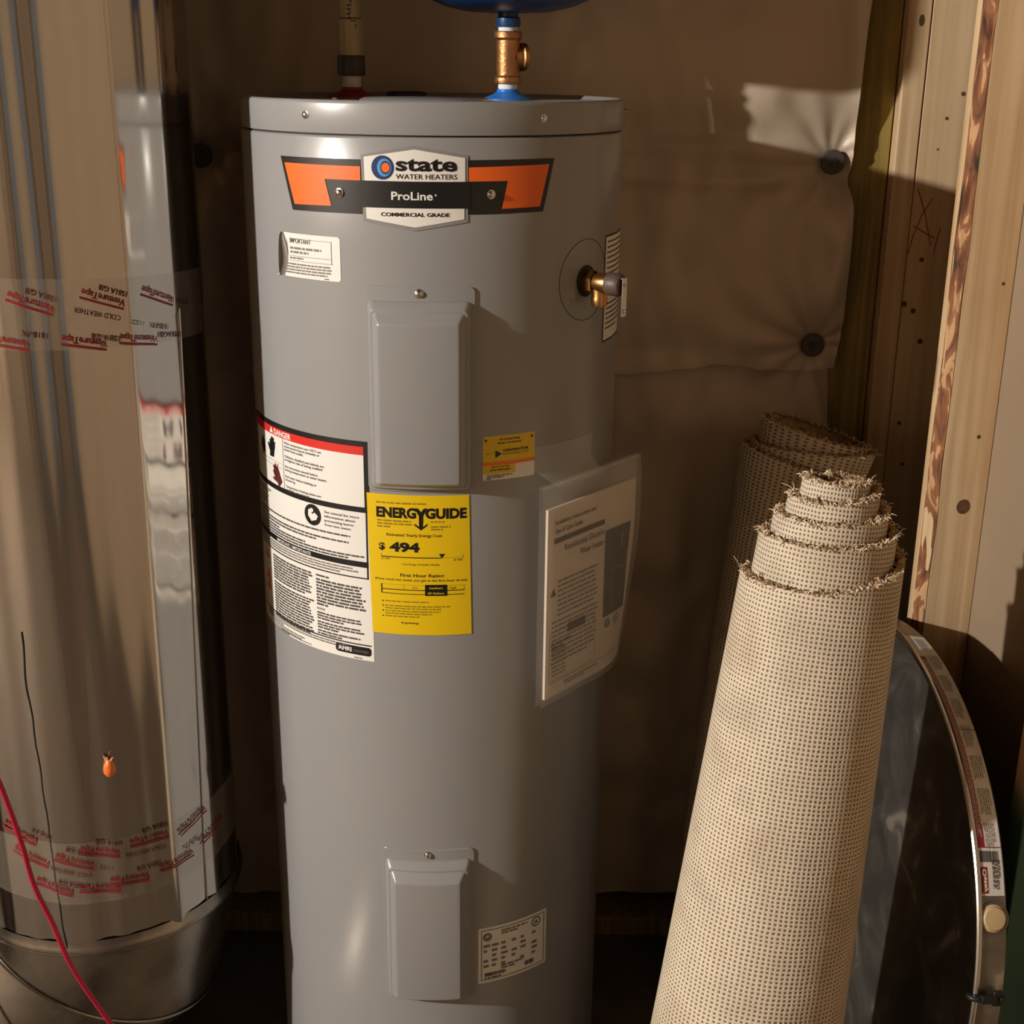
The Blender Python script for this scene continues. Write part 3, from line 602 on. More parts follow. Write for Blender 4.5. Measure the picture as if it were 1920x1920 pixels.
# ---- small yellow contractor sticker
c0, c1, d0, d1 = .0760, .1505, 1.1060, 1.1655
S = Sheet(); S.rrect(c0, d0, c1, d1, .003, 0, 1); cl = panel('rewards_sticker', S, 'white', WH, tk, .005, .0004, label='small yellow and white sticker with orange stripe')
P = Sheet(); P.rrect(c0+.0005, 1.1270, c1-.0005, d1-.0005, .003, 0, 3); P.rect(c0+.0008, 1.1145, .1215, 1.1275, 0, 3); P.rect(c0, 1.1262, c1, 1.1290, 1, 4); P.rect(c0, 1.1298, c1, 1.1306, 1, 4)
def tri(x, y, r, mi, L): P.poly([(x-r*.8, y+r), (x+r, y), (x-r*.8, y-r)], mi, L)
P.disc(c0+.0045, d1-.0055, .0032, 3, 4); tri(c0+.0045, d1-.0055, .0022, 2, 5); P.disc(c1-.0045, d1-.0055, .0032, 3, 4); tri(c1-.0045, d1-.0055, .0022, 2, 5)
P.text('SEE ONLINE FORM', .1125, 1.1590, .0024, 2, 5, .0290, .02, 'c'); P.text('Register Your Rewards', .1125, 1.1545, .0025, 2, 5, .0330, .02, 'c')
P.text('CONTRACTOR', .1035, 1.1435, .0034, 2, 5, .0370, .03); P.text('REWARDS.COM', .1035, 1.1390, .0030, 4, 5, .0370, .0); tri(.0970, 1.1410, .0050, 2, 5); P.text('FREE TO', .0795, 1.1410, .0020, 4, 5, .0085)
P.text('SIGN UP TODAY AND', .1000, 1.1228, .0022, 2, 5, .0250, .01, 'c'); P.text('EARN REWARDS', .1000, 1.1185, .0024, 2, 5, .0290, .02, 'c')
P.lines(.0820, .1200, 1.1130, 2, .0026, .0016, 5, 4); P.lines(.0800, .0940, 1.1082, 1, .002, .0012, 5, 4)
lay('rewards_print', P, ['yellow', 'orange', 'black', 'yellow', 'olive', 'inksoft'], cl, tk, .006, .00025)

# ---- rating plate near the foot
r0, r1, q0, q1 = .0722, .1878, .3230, .4195
S = Sheet(); S.rrect(r0, q0, r1, q1, .003, 0, 1); rl = panel('rating_label', S, 'white', WH, tk, .005, .0004, label='small white rating label near the foot of the tank')
P = Sheet(); P.frame(r0+.0045, q0+.0045, r1-.0045, q1-.0045, .0009, 0, 3)
P.ring(r0+.014, q1-.0165, .0068, .0017, 0, 4); P.ring(r0+.014, q1-.0165, .0038, .0012, 0, 4); P.rect(r0+.0130, q1-.0195, r0+.0175, q1-.0180, 0, 4)
P.ring(.1675, q1-.0150, .0080, .0013, 0, 4); P.text('UL', .1638, q1-.0180, .0060, 0, 4, .0072, .03)
P.lines(.1080, .1520, q1-.0090, 2, .0046, .0028, 1, 4)
for k in range(5):
    z = q1-.030-k*.0088
    for x in (.0800, .0930, .1080, .1250, .1400, .1600): 
        if random.random() < .85: P.lines(x, x+random.uniform(.006, .012), z, 1, .004, .0042, 1, 4, last=1)
P.lines(.1080, .1480, q0+.0265, 2, .0046, .0030, 1, 4); P.barcode(.0820, q0+.0110, .1150, q0+.0170, 0, 4); P.barcode(.1480, q0+.0110, .1640, q0+.0185, 0, 4); P.lines(.0820, .1300, q0+.0090, 1, .003, .0022, 0, 4)
lay('rating_print', P, ['black', 'inksoft'], rl, tk, .006, .00025)

# ---- side label behind the valve
S = Sheet(); S.rect(.2885, 1.2630, .3950, 1.4060, 0, 1); sl = panel('side_label', S, 'white', WH, tk, .005, .0004, label='white instruction label on the side behind the valve')
P = Sheet(); P.frame(.2885, 1.2630, .3950, 1.4060, .0022, 0, 3); P.lines(.297, .388, 1.398, 7, .0070, .0022, 1, 3, last=.9); P.lines(.297, .388, 1.347, 3, .0066, .0022, 1, 3); P.lines(.297, .388, 1.315, 6, .0066, .0022, 1, 3)
lay('side_print', P, ['black', 'ink'], sl, tk, .006, .00025)

# ---- relief valve
va, vz = math.radians(52.6), 1.3525; vo = Vector((math.sin(va), -math.cos(va), 0)); vt = Vector((math.cos(va), math.sin(va), 0)); vb = Vector(tk(va*HR, vz))
S = Sheet(); S.ring(va*HR, 1.3540, .0530, .0008, 0, 1, 64); lay('knockout_ring', S, ['tank_dark'], WH, tk, .006, .0003)
mb = MB(); mb.lathe([(.0205, .0006), (.0205, .0012), (.0165, .0014), (0, .0014)], 32, vb, vo); obj('valve_opening', mb, 'tank_dark', WH)
mb = MB(); mb.lathe([(.0135, -.004), (.0135, .004), (.0150, .005)], 24, vb, vo); mb.lathe([(.0150, .005), (.0158, .006), (.0158, .015), (.0150, .016)], 6, vb, vo)
mb.lathe([(.0120, .015), (.0128, .018), (.0138, .024), (.0140, .034), (.0132, .040)], 28, vb, vo)
oc = vb+vo*.022
mb.lathe([(.0105, 0), (.0110, .006), (.0100, .018), (.0106, .020), (.0106, .028), (.0098, .030), (.0080, .030), (.0080, .020)], 24, oc, (0, 0, -1))
RV = obj('relief_valve', mb, 'brass_bright', WH, label='brass relief valve with steel lever')
mb = MB(); mb.lathe([(.0142, .036), (.0148, .038), (.0148, .052), (.0125, .056), (0, .0565)], 28, vb, vo); obj('valve_cap', mb, 'brown', RV, label='brown valve cap')
lv = vb+vo*.060; mb = MB()
def lvp(p): q = lv+vt*p[0]*1+vo*p[1]+Vector((0, 0, 1))*p[2]; return tuple(q)
mb.box(-.0050, .0050, -.0010, .0010, -.040, .010, R=lvp); mb.box(-.0050, .0050, -.012, -.0010, .008, .010, R=lvp)
mb.lathe([(.0026, 0), (.0026, .003), (0, .0034)], 12, lv+Vector((0, 0, -.033)), vo); mb.lathe([(.0020, 0), (.0020, .003), (0, .0034)], 12, lv+Vector((0, 0, .001)), vo)
obj('test_lever', mb, 'steel', RV, bevel=.0006, label='bright steel test lever')

# ================================================================== PIPES ON TOP
zc = 1.571+.022
TEE = thing('brass_tee', 'cast brass tee fitting above the blue inlet of the heater', 'pipe fitting', (CI[0], CI[1], zc))
mb = MB(); mb.lathe([(.0145, 0), (.0188, .0005), (.0195, .002), (.0195, .008), (.0185, .0095), (.0165, .011), (.0165, .058), (.0185, .0600), (.0200, .0615), (.0200, .0685), (.0190, .070), (.0145, .070)], 40, (CI[0], CI[1], zc))
obj('body', mb, 'brass', TEE); mb = MB(); ba = Vector((.90, .45, 0)).normalized()
mb.lathe([(.0165, .006), (.0165, .018), (.0190, .0195), (.0190, .0255), (.0175, .027), (.0120, .027), (.0115, .014), (0, .014)], 32, (CI[0], CI[1], zc+.036), ba); obj('branch', mb, 'brass', TEE)
ET = thing('expansion_tank', 'round-bottomed blue expansion tank above the brass tee', 'expansion tank', (CI[0], CI[1], zc+.068))
zt = zc+.068
mb = MB(); mb.lathe([(0, .0430), (.03, .0385), (.06, .0400), (.09, .0465), (.115, .057), (.129, .075), (.135, .095), (.136, .13), (.136, .26), (.130, .29), (.11, .315), (.07, .333), (0, .340)], 64, (CI[0], CI[1], zt-.012)); obj('shell', mb, 'blue', ET)
mb = MB(); mb.lathe([(.0125, .0), (.0125, .010), (.0165, .0105), (.0172, .013), (.0172, .022), (.0140, .024), (.0140, .036)], 24, (CI[0], CI[1], zt-.003)); obj('neck', mb, 'blue', ET)
mb = MB(); mb.lathe([(.0132, .0005), (.0142, .003), (.0136, .007), (.0144, .010)], 24, (CI[0], CI[1], zt-.002)); obj('thread_tape', mb, 'ptfe', ET)
HPz = 1.571+.030
HP = thing('hot_water_pipe', 'cream plastic pipe rising from the red outlet of the heater', 'pipe', (HI[0], HI[1], HPz))
mb = MB(); mb.lathe([(.0155, 0), (.0195, .0005), (.0200, .003), (.0200, .026), (.0190, .028), (.0170, .028)], 32, (HI[0], HI[1], HPz)); obj('coupling', mb, 'fitting', HP, label='dark coupling at the foot of the pipe')
mb = MB(); mb.lathe([(.0172, .020), (.0172, .076), (.0150, .0765), (.0150, .90)], 32, (HI[0], HI[1], HPz)); pipe = obj('pipe', mb, 'cpvc', HP)
mb = MB(); mb.lathe([(.0153, .0770), (.0153, .0785)], 32, (HI[0], HI[1], HPz)); obj('joint_line', mb, 'fitting', HP)
def hp(u, v, e=0):
    a = u/.0153; r = .0153+e; return (HI[0]+r*math.sin(a), HI[1]-r*math.cos(a), HPz+v)
P = Sheet(); P.text('vivaVint', -.0025, .1100, .0075, 0, 1, .075, .01, 'c', -90); P.text('1"', .0020, .0700, .008, 0, 6, .010, 0, 'c', -90); lay('pipe_print', P, ['fitting'], pipe, hp, .003, .0004)

# ================================================================== MANUAL IN ITS BAG
ma = math.radians(50); mo = Vector((math.sin(ma), -math.cos(ma), 0)); mt_ = Vector((math.cos(ma), math.sin(ma), 0)); mc = Vector((HX, HY, 0))+mo*HR
def bkf(s, v, e=0, lift=.0155):       # s across, v height; sheet hanging off the tank, lower right corner bent back
    bend = max(0.0, (s-.045)/.08)**2*max(0.0, (1.00-v)/.2)**1.3
    q = mc+mt_*(s-.005*bend)+mo*(lift+e-.020*bend-.006*math.sin(PI*min(1, max(0, (v-.79)/.29)))*0)
    return (q.x, q.y, v)
MBK = thing('manual_booklet', 'printed owner booklet inside the clear bag on the tank', 'booklet', tuple(mc+mo*.015+Vector((0, 0, .79))))
mb = MB()
def slab(fn, s0, s1, v0, v1, th, nu=14, nv=16):
    mb.grid(lambda u, v: fn(s0+(s1-s0)*u, v0+(v1-v0)*v, th), nu, nv); mb.grid(lambda u, v: fn(s0+(s1-s0)*u, v0+(v1-v0)*v, 0), nu, nv)
    for (f) in (lambda u, v: fn(s0, v0+(v1-v0)*u, th*v), lambda u, v: fn(s1, v0+(v1-v0)*u, th*v)): mb.grid(f, nv, 1)
    for (f) in (lambda u, v: fn(s0+(s1-s0)*u, v0, th*v), lambda u, v: fn(s0+(s1-s0)*u, v1, th*v)): mb.grid(f, nu, 1)
slab(bkf, -.082, .118, .788, 1.064, .004); bk = obj('pages', mb, 'paper', MBK, smooth=40)
P = Sheet()                                    # 0 black-brown 1 pale 2 photo
P.text('Installation Instructions and', -.066, 1.0395, .0062, 0, 2, .0900, .01); P.text('Use & Care Guide', -.066, 1.0270, .0068, 0, 2, .0600, .01); P.rect(-.068, 1.0130, .045, 1.0205, 0, 2)
P.text('Residential Electric', .045, .9985, .0095, 1, 2, .0900, .02, 'r'); P.text('Water Heater', .045, .9830, .0095, 1, 2, .0560, .02, 'r')
P.lines(-.058, .035, .9580, 8, .0070, .0028, 1, 2, last=.9); P.poly([(-.074, .938), (-.062, .938), (-.067, .950)], 0, 2); P.lines(-.070, .035, .9000, 10, .0068, .0026, 1, 2, last=.8)
P.rrect(-.035, .8755, .006, .8885, .002, 0, 3); P.lines(-.070, -.020, .868, 2, .006, .003, 0, 2); P.frame(-.074, .812, .030, .884, .0006, 1, 2); P.lines(-.068, -.035, .856, 7, .0060, .0024, 1, 2, last=1)
P.rect(.048, .8700, .108, 1.0020, 2, 2); P.rrect(.066, .880, .095, .940, .004, 1, 3); P.rrect(.0675, .8815, .0935, .9385, .004, 2, 4); P.rect(.086, .968, .090, .990, 1, 3)
P.ring(.060, .8580, .0068, .0016, 0, 2); P.ring(.060, .8580, .0036, .0012, 0, 2); P.ring(.085, .8580, .0078, .0014, 0, 2); P.text('UL', .0810, .8550, .0060, 0, 2, .0080, .02)
P.rect(-.074, .8080, .100, .8088, 1, 2); P.lines(-.040, .040, .8035, 2, .004, .0022, 1, 2)
lay('booklet_print', P, ['fitting', 'inksoft', 'photo'], bk, lambda u, v, e: bkf(u, v, .004+e), .008, .0003)
BAG = thing('document_bag', 'clear plastic bag taped to the right side of the tank', 'plastic bag', tuple(mc+mo*.015+Vector((0, 0, .782))))
def bagf(front):
    def f(u, v):
        s = -.094+.222*u; z = .780+.318*v; puff = math.sin(PI*u)**.5*math.sin(PI*min(1, v*1.0))**.5
        n = noise.noise(Vector((s*30, z*22, 1.0 if front else 5.0)))
        top = max(0, (z-1.066)/.032)
        if front: e = .0065+.0035*puff+.0022*n*puff-.004*top
        else: e = -.0025-.001*puff
        q = Vector(bkf(s, z, e)); return tuple(q)
    return f
mb = MB(); mb.grid(bagf(True), 40, 50); obj('front_film', mb, 'film', BAG, smooth=180, recalc=False)
mb = MB(); mb.grid(bagf(False), 14, 20); obj('back_film', mb, 'film', BAG, smooth=180, recalc=False)
mb = MB(); mb.grid(lambda u, v: bkf(-.094+.222*u, 1.093+.003*v, .001+.0035*math.sin(PI*v)), 20, 4); obj('bag_seal', mb, 'film', BAG, smooth=180)
mb = MB()
def flap(u, v):
    a = .145+.115*u; z = 1.088+.055*v
    q = Vector(tk(a+.006*v, z, .0012)); p = Vector(bkf(-.055+.10*u, z, .001)); k = max(0, 1-v*2.2)
    return tuple(q*(1-k)+p*k)
mb.grid(flap, 16, 16); obj('tape_flap', mb, 'film', BAG, smooth=180, recalc=False)

# ================================================================== DUCT
DX, DY, DR = -.6315, -.083, .2007
DUCT = thing('air_duct', 'large shiny galvanised round duct with elbow, left of the heater', 'duct', (DX, DY, .02))
def dr(a, z, d=0): 
    return DR+d+.0011*math.sin(9*a+1.0+.15*z)+.0011*math.sin(17*a+.4-.2*z)+.0007*math.sin(31*a+2+.3*z)+.0012*noise.noise(Vector((a*2.2, z*1.1, 0)))
def dk(u, v, e=0):
    a = u/DR; r = dr(a, v)+e; return (DX+r*math.sin(a), DY-r*math.cos(a), v)
def dp(px, py): return on_cyl(px, py, DX, DY, DR)
EZ = .395
def tubef(z0, z1, d): return lambda u, v: (lambda a, z: (DX+dr(a, z, d)*math.sin(a), DY-dr(a, z, d)*math.cos(a), z))(2*PI*u, z0+(z1-z0)*v)
mb = MB(); mb.grid(tubef(1.305, 2.53, .0012), 220, 40, close_u=True); obj('upper_pipe', mb, 'galv', DUCT, smooth=180)
mb = MB(); mb.grid(tubef(EZ, 1.325, 0), 220, 40, close_u=True); obj('lower_pipe', mb, 'galv', DUCT, smooth=180)
def seamline(px1, py1, px2, py2, h0, h1, r, mk, nm, jag=0):
    u1, z1 = dp(px1, py1); u2, z2 = dp(px2, py2); pts = []
    for k in range(25):
        z = h0+(h1-h0)*k/24; u = u1+(u2-u1)*(z-z1)/(z2-z1); pts.append(dk(u+jag*noise.noise(Vector((z*14, 0, 3))), z, .0006))
    mb = MB(); mb.tube(pts, r, 6); obj(nm, mb, mk, DUCT)
seamline(345, 800, 375, 1400, EZ, 1.31, .0017, 'galv', 'lock_seam')
seamline(54, 1300, 88, 1530, EZ, .90, .0013, 'tank_dark', 'seam_gap', .006)
def ring_pts(phi, d=0, n=96):      # mitre ring of the elbow, bend turning to the left
    Rb = DR*.88; C0 = Vector((DX-Rb, DY, EZ)); ou = Vector((math.cos(phi), 0, -math.sin(phi))); s = 1/math.cos(math.radians(11.25)) if 0 < phi < PI/2-.01 else 1
    return [C0+ou*(Rb+(DR+d)*math.cos(2*PI*i/n)*s)+Vector((0, 1, 0))*((DR+d)*math.sin(2*PI*i/n)) for i in range(n)]
PH = [math.radians(x) for x in (0, 30, 60, 90)]
for k in range(3):
    A0, A1 = ring_pts(PH[k], .0016 if k == 0 else 0), ring_pts(PH[k+1]); n = len(A0)
    mb = MB(); mb.add(A0+A1, [(i, (i+1) % n, n+(i+1) % n, n+i) for i in range(n)]); obj('elbow_gore', mb, 'galvdull', DUCT, smooth=60)
for k in range(0, 4):
    mb = MB(); mb.tube(ring_pts(PH[k], .0022), .0034 if k == 0 else .0024, 6, closed=True); obj('elbow_seam', mb, 'galvdull', DUCT)
mb = MB(); A0 = ring_pts(PH[3]); A1 = [p+Vector((-.42, 0, 0)) for p in A0]; n = len(A0); mb.add(A0+A1, [(i, (i+1) % n, n+(i+1) % n, n+i) for i in range(n)]); obj('branch_pipe', mb, 'galvdull', DUCT, smooth=60)
mb = MB(); mb.lathe([(DR+.0008, EZ-.004), (DR+.0050, EZ-.002), (DR+.0058, EZ+.003), (DR+.0040, EZ+.008), (DR+.0026, EZ+.012), (DR+.0012, EZ+.020)], 96, (DX, DY, 0)); obj('collar_bead', mb, 'galvdull', DUCT, smooth=60)
def tape(z_of, h, u0, u1, items, e=.0022):
    S = Sheet(); n = 24
    for i in range(n):
        a, b = u0+(u1-u0)*i/n, u0+(u1-u0)*(i+1)/n
        S.poly([(a, z_of(a)-h), (b, z_of(b)-h), (b, z_of(b)), (a, z_of(a))], 0, 1)
    def fn(u, v, q): return dk(u, v, e-.0008+.0006*noise.noise(Vector((u*60, v*60, 0)))+q)
    tp_ = lay('clear_tape', S, ['tape'], DUCT, fn, .006, .0003, label='clear printed joint tape round the duct')
    P = Sheet()
    for kind, px, py, rot in items:
        u, v = dp(px, py)
        if kind == 'V':
            ca, sa = math.cos(math.radians(rot)), math.sin(math.radians(rot))
            P.text('VentureTape', u, v, .0088, 0, 4, .056, .02, 'c', rot)
            L = [(-.028, .0100), (.028, .0100), (.028, .0128), (-.028, .0128)]; P.poly([(u+x*ca-y*sa, v+x*sa+y*ca) for x, y in L], 0, 4)
        elif kind == 'N': P.text('1581A G/B', u, v, .0070, 1, 4, .036, .02, 'c', rot)
        elif kind == 'C': P.text('COLD WEATHER', u, v, .0068, 1, 4, .058, .0, 'c', rot)
        elif kind == 'F': P.text('181B-FX', u, v, .0070, 1, 4, .030, .01, 'c', rot)
        elif kind == 'D': P.text('11/22', u, v, .0062, 1, 4, .018, 0, 'c', rot)
    lay('tape_lettering', P, ['darkred', 'maroon'], tp_, fn, .006, .0003)
tape(lambda u: 1.368-.045*u, .088, -.125, .31, [('V', 60, 560, 158), ('N', 78, 548, 158), ('V', 195, 552, 160), ('N', 212, 540, 160), ('V', 298, 546, 158), ('C', 184, 584, 164), ('D', 257, 600, 166), ('F', 300, 606, 166), ('V', 14, 632, 170), ('F', 66, 622, 170), ('V', 160, 634, 168), ('N', 199, 628, 168), ('V', 262, 628, 170), ('N', 318, 622, 172), ('F', 340, 560, 165)])
tape(lambda u: .580-.05*u+.20*u*u, .100, -.125, .31, [('V', 40, 1556, 155), ('F', 78, 1560, 160), ('V', 62, 1600, 155), ('V', 143, 1608, 160), ('N', 150, 1592, 160), ('V', 190, 1590, 165), ('N', 205, 1576, 168), ('V', 280, 1566, 178), ('N', 290, 1548, 180), ('V', 359, 1532, 196), ('C', 134, 1630, 165), ('C', 274, 1592, 176), ('D', 200, 1624, 170), ('N', 280, 1620, 178), ('V', 105, 1656, 162), ('N', 135, 1652, 165), ('V', 245, 1642, 172), ('V', 332, 1606, 182), ('F', 358, 1576, 188), ('V', 190, 1658, 170), ('V', 395, 1548, 200)])
# foil of tan sealant on the elbow
mb = MB()
Rb = DR*.88
def elb(phi, th, d): 
    ou = Vector((math.cos(phi), 0, -math.sin(phi))); C0 = Vector((DX-Rb, DY, EZ)); return C0+ou*(Rb+(DR+d)*math.cos(th))+Vector((0, 1, 0))*(-(DR+d)*math.sin(th))
# orange husk stuck to the duct
u, v = dp(204, 1437); a = u/DR; c = Vector(dk(u, v, .0065)); ax = Vector((.02, 0, 1))
POD = thing('seed_husk', 'small orange husk stuck to the front of the shiny duct', 'husk', tuple(c-Vector((0, 0, .010))))
mb = MB(); mb.lathe([(0, -.0115), (.0045, -.0105), (.0078, -.006), (.0086, -.001), (.0078, .004), (.0055, .009), (.0040, .012), (.0030, .0135), (0, .0138)], 20, c, ax); obj('husk', mb, 'podorange', POD)
mb = MB()
for dx, tx in ((-.0025, -.004), (.003, .0045), (.0, -.0035)):
    mb.tube([c+Vector((dx, 0, .012)), c+Vector((dx+tx*.5, -.001, .0165)), c+Vector((dx+tx, 0, .0205 if dx < 0 else .0175))], [.0017, .0014, .0005], 6)
obj('tip', mb, 'podtip', POD, label='pale dry tip')
# red wire
pts = [at(-60, 1330, -.64), at(-20, 1425, -.64), at(8, 1490, -.635), at(40, 1580, -.63), at(64, 1660, -.625), at(98, 1730, -.62), at(128, 1800, -.62), at(165, 1860, -.615), at(208, 1920, -.61), at(250, 1990, -.605)]
pts.append(np.array([pts[-1][0]+.05, -.60, .12])); pts.append(np.array([pts[-2][0]+.08, -.59, .004])); pts.append(np.array([pts[-3][0]+.16, -.62, .004]))
mb = MB(); sm = []
for i in range(len(pts)-1):
    p0, p1, p2, p3 = (Vector(pts[max(0, min(len(pts)-1, j))]) for j in (i-1, i, i+1, i+2))
    for q in range(6):
        t_ = q/6; sm.append(.5*((2*p1)+(p2-p0)*t_+(2*p0-5*p1+4*p2-p3)*t_*t_+(3*p1-p0-3*p2+p3)*t_**3))
sm.append(Vector(pts[-1])); mb.tube(sm, .0030, 8); obj('red_wire', mb, 'wire', label='thin red wire hanging in front of the duct elbow', category='wire')
# sheet metal strip on the floor under the elbow
mb = MB(); mb.prism([(-.66, .040), (-.66, .002), (-.656, .002), (-.656, .036), (-.592, .036), (-.592, .002), (-.588, .002), (-.588, .040)], -.70, .24, R=lambda p: (p[0], p[2], p[1])); obj('metal_channel', mb, 'galvdull', label='flat grey sheet metal channel on the floor under the duct elbow', category='metal channel', bevel=.001)

# ================================================================== CARPET ROLLS
def carpet_roll(name, label, base, lean, r_out, r_slope, turns, spacing, lips, slant, th=.0085, phase=0.0, seed=1, nv=20, zbase=0.0, lean2=0.0, flare=0.0):
    rnd = random.Random(seed); root = thing(name, label, 'carpet roll', (base[0], base[1], 0), None)
    N = int(turns*72)
    def top(t):      # t in turns from the outer end
        k = min(int(t), len(lips)-2); f = t-k; f = max(0, min(1, (f-.55)/.45)) if True else f
        return lips[k]+(lips[k+1]-lips[k])*f*f*(3-2*f)
    def P(t, h, e):
        a = phase+2*PI*t; r = (r_out-r_slope*h+flare*h**3)-spacing*t+e
        r *= 1+.012*math.sin(2*a+1)+.006*math.sin(3*a+h*5)
        x, y = r*math.cos(a), r*math.sin(a)
        return (base[0]+lean[0]*h+lean2*h*h+x, base[1]+lean[1]*h+y, zbase+h-(lean[0]+lean2)*x*.9-lean[1]*y*.9+slant[0]*x*min(1, h)+slant[1]*y*min(1, h))
    outer = MB(); inner = MB(); edge = []
    uvs = []
    arc = [0.0]
    for i in range(N): arc.append(arc[-1]+2*PI/72*(r_out-r_slope*.6-spacing*i/72))
    def H(i, j): return max(.0, .012+(top(i/72)-.012)*j/nv)
    vs = [P(i/72, H(i, j), 0) for i in range(N+1) for j in range(nv+1)]
    fs = [(i*(nv+1)+j, (i+1)*(nv+1)+j, (i+1)*(nv+1)+j+1, i*(nv+1)+j+1) for i in range(N) for j in range(nv)]
    outer.add(vs, fs)
    o = obj('backing', outer, 'backing', root, smooth=180, recalc=False)
    ul = o.data.uv_layers.new(name='UVMap'); k = 0
    for p in o.data.polygons:
        for li in p.loop_indices:
            vi = o.data.loops[li].vertex_index; i, j = divmod(vi, nv+1); ul.data[li].uv = (arc[i], H(i, j))
    vs = [P(i/72, H(i, j)-.0008*(j == nv), -th+.0012*noise.noise(Vector((i*.9, j*3.3, seed)))) for i in range(N+1) for j in range(nv+1)]
    inner.add(vs, [f[::-1] for f in fs])
    rim = [P(i/72, H(i, nv), 0) for i in range(N+1)]+[P(i/72, H(i, nv)+.0015*rnd.random(), -th*.5) for i in range(N+1)]+[P(i/72, H(i, nv), -th) for i in range(N+1)]; m = N+1
    inner.add(rim, [(i, i+1, m+i+1, m+i) for i in range(N)]+[(m+i, m+i+1, 2*m+i+1, 2*m+i) for i in range(N)])
    for i in (0, N): inner.grid(lambda u, v, i=i: P(i/72, H(i, nv)*v if v > .01 else .012, -th*u), 2, 12)
    obj('pile', inner, 'pile', root, smooth=180, recalc=False, label='tan looped pile on the inner face')
    fr = MB(); yr = MB()
    for i in range(N*4):
        t_ = i/4/72+rnd.uniform(-.003, .003); t_ = max(0, min(turns, t_)); h = top(t_)
        for _ in range(2):
            e = -th*rnd.uniform(.05, 1.05); p = Vector(P(t_, h-.002, e)); q = Vector((rnd.gauss(0, 1), rnd.gauss(0, 1), 0))*.0022; L = rnd.uniform(.0015, .0055)*(1.8 if rnd.random() < .06 else 1)
            a_ = phase+2*PI*t_; outw = Vector((math.cos(a_), math.sin(a_), 0))*rnd.uniform(-.0035, .003)
            pts = [p, p+Vector((0, 0, L*.7))+q*.4+outw*.4, p+Vector((0, 0, L))+q+outw, p+Vector((0, 0, L*.55))+q*1.7+outw*1.7]
            (yr if e > -th*.35 else fr).tube(pts, [.0011, .0011, .0010, .0006], 3, caps=False)
    obj('edge_tufts', fr, 'pile', root, kind='stuff', smooth=180, recalc=False); obj('edge_threads', yr, 'yarn', root, kind='stuff', smooth=180, recalc=False)
    th_ = MB()
    for k in range(14):
        t_ = rnd.uniform(0, turns); p = Vector(P(t_, top(t_)-.001, -.001)); a_ = phase+2*PI*t_; d = Vector((math.cos(a_)*rnd.uniform(.2, 1), math.sin(a_)*rnd.uniform(.2, 1), rnd.uniform(.1, .9))).normalized(); L = rnd.uniform(.008, .022)
        th_.tube([p, p+d*L*.5+Vector((0, 0, .002)), p+d*L], [.0006, .0005, .0003], 4)
    obj('loose_threads', th_, 'yarn', root, kind='stuff', smooth=180)
    return root
carpet_roll('carpet_roll', 'nearest rolled carpet with woven backing out, stepped coils at top', (.275, -.503), (.1135, .153), .147, .0405, 5.2, .0130, [1.012, 1.064, 1.090, 1.113, 1.136, 1.140, 1.136], (0, 0), phase=math.radians(35), seed=3)
carpet_roll('carpet_roll', 'darker rolled carpet standing behind the nearest one, against the wrap', (.355, .158), (.054, .010), .067, -.018, 3.6, .0135, [1.012, 1.020, 1.062, 1.066, 1.050], (-.20, -.06), phase=math.radians(-20), seed=9, lean2=.068, flare=.030)

# ================================================================== DRAIN PAN
pl, PS2, pr = .0834, .1346, .4065
pn = Vector((-math.cos(PS2)*math.cos(pl), -math.sin(PS2)*math.cos(pl), math.sin(pl))); pa = Vector((math.sin(PS2), -math.cos(PS2), 0)); pb = Vector((math.cos(PS2)*math.sin(pl), math.sin(PS2)*math.sin(pl), math.cos(pl)))
pc_ = Vector((.5850, -.0706, pr*math.cos(pl)+.006)); KP = pr/.43
PAN = thing('drain_pan', 'round metal drain pan on edge, leaning on the right wall', 'drain pan', (pc_.x-.1, pc_.y, 0))
def pp(t, r, h): return pc_+pn*h*.70+(pb*math.cos(t)+pa*math.sin(t))*r*KP
prof = [(0, .0012), (.20, .0012), (.40, .0012), (.420, .002), (.4265, .005), (.4285, .010), (.4315, .060)]; n = 200
def revolve(prof, mk, nm, par, t0=0, t1=2*PI, closed=True, sm=40):
    mb = MB(); m = n
    vs = [pp(t0+(t1-t0)*i/n, r, h) for r, h in prof for i in range(n if closed else n+1)]; k = n if closed else n+1
    mb.add(vs, [(a*k+i, a*k+(i+1) % k, (a+1)*k+(i+1) % k, (a+1)*k+i) for a in range(len(prof)-1) for i in range(n)]); return obj(nm, mb, mk, par, smooth=sm)
revolve(prof+[(.4330, .060), (.4300, .010), (.4280, .004), (.4210, 0), (0, 0)], 'pan', 'pan_body', PAN)
mb = MB(); mb.tube([pp(2*PI*i/160, .4330, .0615) for i in range(160)], .0042, 10, closed=True); obj('rolled_rim', mb, 'steel', PAN, label='bright rolled rim')
def pk(u, v, e=0):        # u along the rim (from the top towards the camera), v across the wall from floor edge to rim
    t_ = u/(.4315*KP); r = .4300+.0030*(v-.010)/.05+.0006+e; return tuple(pp(t_, r, v))
def find_t(px, py):
    best = None
    for i in range(2000):
        t_ = PI*i/2000; q = np.array(pp(t_, .431, .035))-CAM; z = q@_fw; x, y = 960+FPX*(q@_rt)/z, 960-FPX*(q@_up)/z
        d = (x-px)**2*.2+(y-py)**2
        if best is None or d < best[0]: best = (d, t_)
    return best[1]*.4315*KP
uA, uB, uC, uD, uE = find_t(1725, 1235), find_t(1850, 1590), find_t(1855, 1680), find_t(1857, 1722), find_t(1820, 1866)
